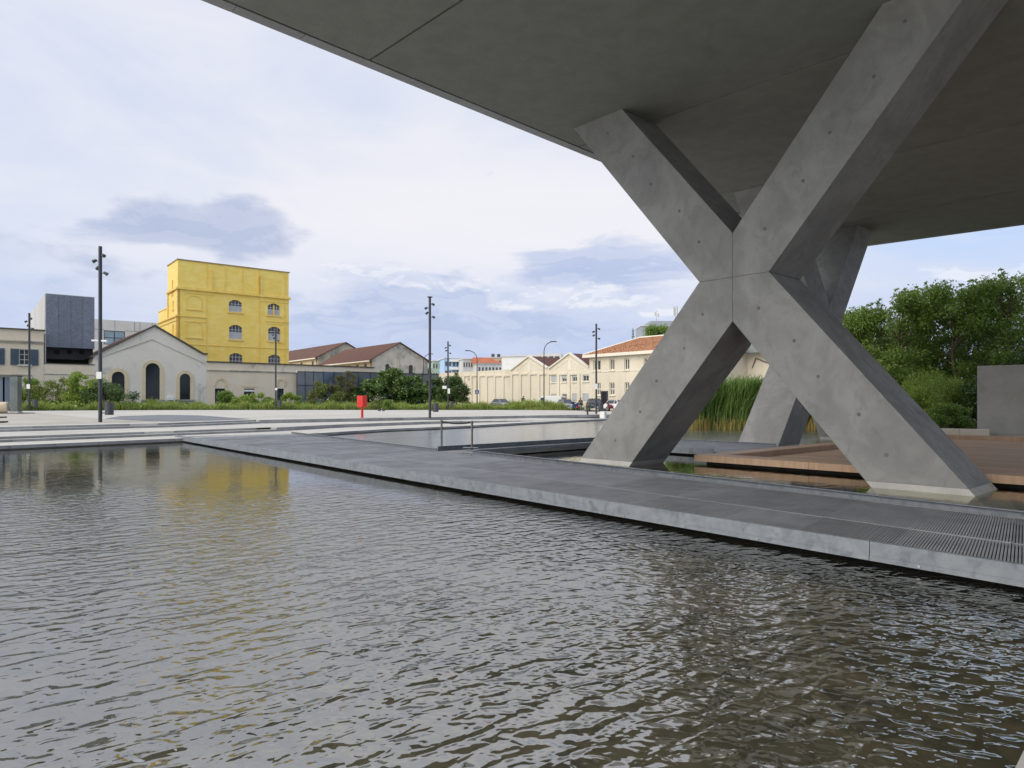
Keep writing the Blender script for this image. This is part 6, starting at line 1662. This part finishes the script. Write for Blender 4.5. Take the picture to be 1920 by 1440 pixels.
vs = [(0, 0, .92), (0, 0, 1.12), (0, -.01, 1.36), (0, 0, 1.46), (0, -.02, 1.55), (0, -.02, 1.66),
      (-.10, 0, .86), (-.11, .05, .48), (-.11, -.06, .09), (-.11, .08, .04), (.10, 0, .86), (.11, -.10, .50), (.11, -.20, .12), (.11, -.08, .05),
      (-.19, 0, 1.37), (-.25, .02, 1.10), (-.24, -.08, .86), (-.24, -.11, .77), (.19, 0, 1.37), (.26, .0, 1.11), (.25, .12, .90), (.25, .16, .82)]
ed = [(0, 1), (1, 2), (2, 3), (3, 4), (4, 5), (0, 6), (6, 7), (7, 8), (8, 9), (0, 10), (10, 11), (11, 12), (12, 13), (2, 14), (14, 15), (15, 16), (16, 17), (2, 18), (18, 19), (19, 20), (20, 21)]
ra = [(.16, .12), (.15, .11), (.17, .11), .06, .085, .085, .09, .065, .045, .04, .09, .065, .045, .04, .07, .05, .04, .035, .07, .05, .04, .035]
skinned('body', vs, ed, ra, ['dark_cloth', 'jeans', 'skin'], lambda c_: 2 if c_.z > 1.45 or (c_.z < .86 and abs(c_.x) > .19) else (0 if c_.z > .93 or c_.z < .1 else 1), t)
MB().lathe([(.02, .13), (.075, .09), (.098, .02), (.10, -.04), (.08, -.08)], 12, (0, .0, 1.62)).build('hair', 'dark_cloth', t, smooth=True)
MB().box((-.15, -.26, 1.0), (.15, -.11, 1.42)).build('backpack', 'brown_cloth', t, bevel=.04)
MB().box((.20, -.1, .72), (.34, .16, .98)).build('shoulder_bag', 'strap_black', t, bevel=.03)
p_ = GD(980.5, 100.0); z = plaza_z(*p_) + .66
t = thing('person', 'person in dark clothes sitting bent forward behind the grass mound', 'person', (p_[0], p_[1], z), R(70))
vs = [(0, 0, .48), (.02, 0, .70), (.10, 0, .95), (.16, 0, 1.04), (.20, 0, 1.12), (.22, 0, 1.20), (.10, -.11, .46), (.48, -.13, .50), (.46, -.13, .08), (.56, -.13, .04), (.10, .11, .46), (.48, .13, .50), (.46, .13, .08), (.56, .13, .04),
      (.10, -.19, .93), (.20, -.24, .70), (.42, -.16, .60), (.50, -.12, .60), (.10, .19, .93), (.20, .24, .70), (.42, .16, .60), (.50, .12, .60)]
skinned('body', vs, ed, ra, ['dark_cloth', 'jeans', 'skin'], lambda c_: 2 if c_.z > 1.05 else (0 if c_.z > .52 else 1), t)
MB().lathe([(.02, .12), (.075, .09), (.098, .02), (.10, -.03)], 12, (.205, 0, 1.18)).build('hair', 'dark_cloth', t, smooth=True)
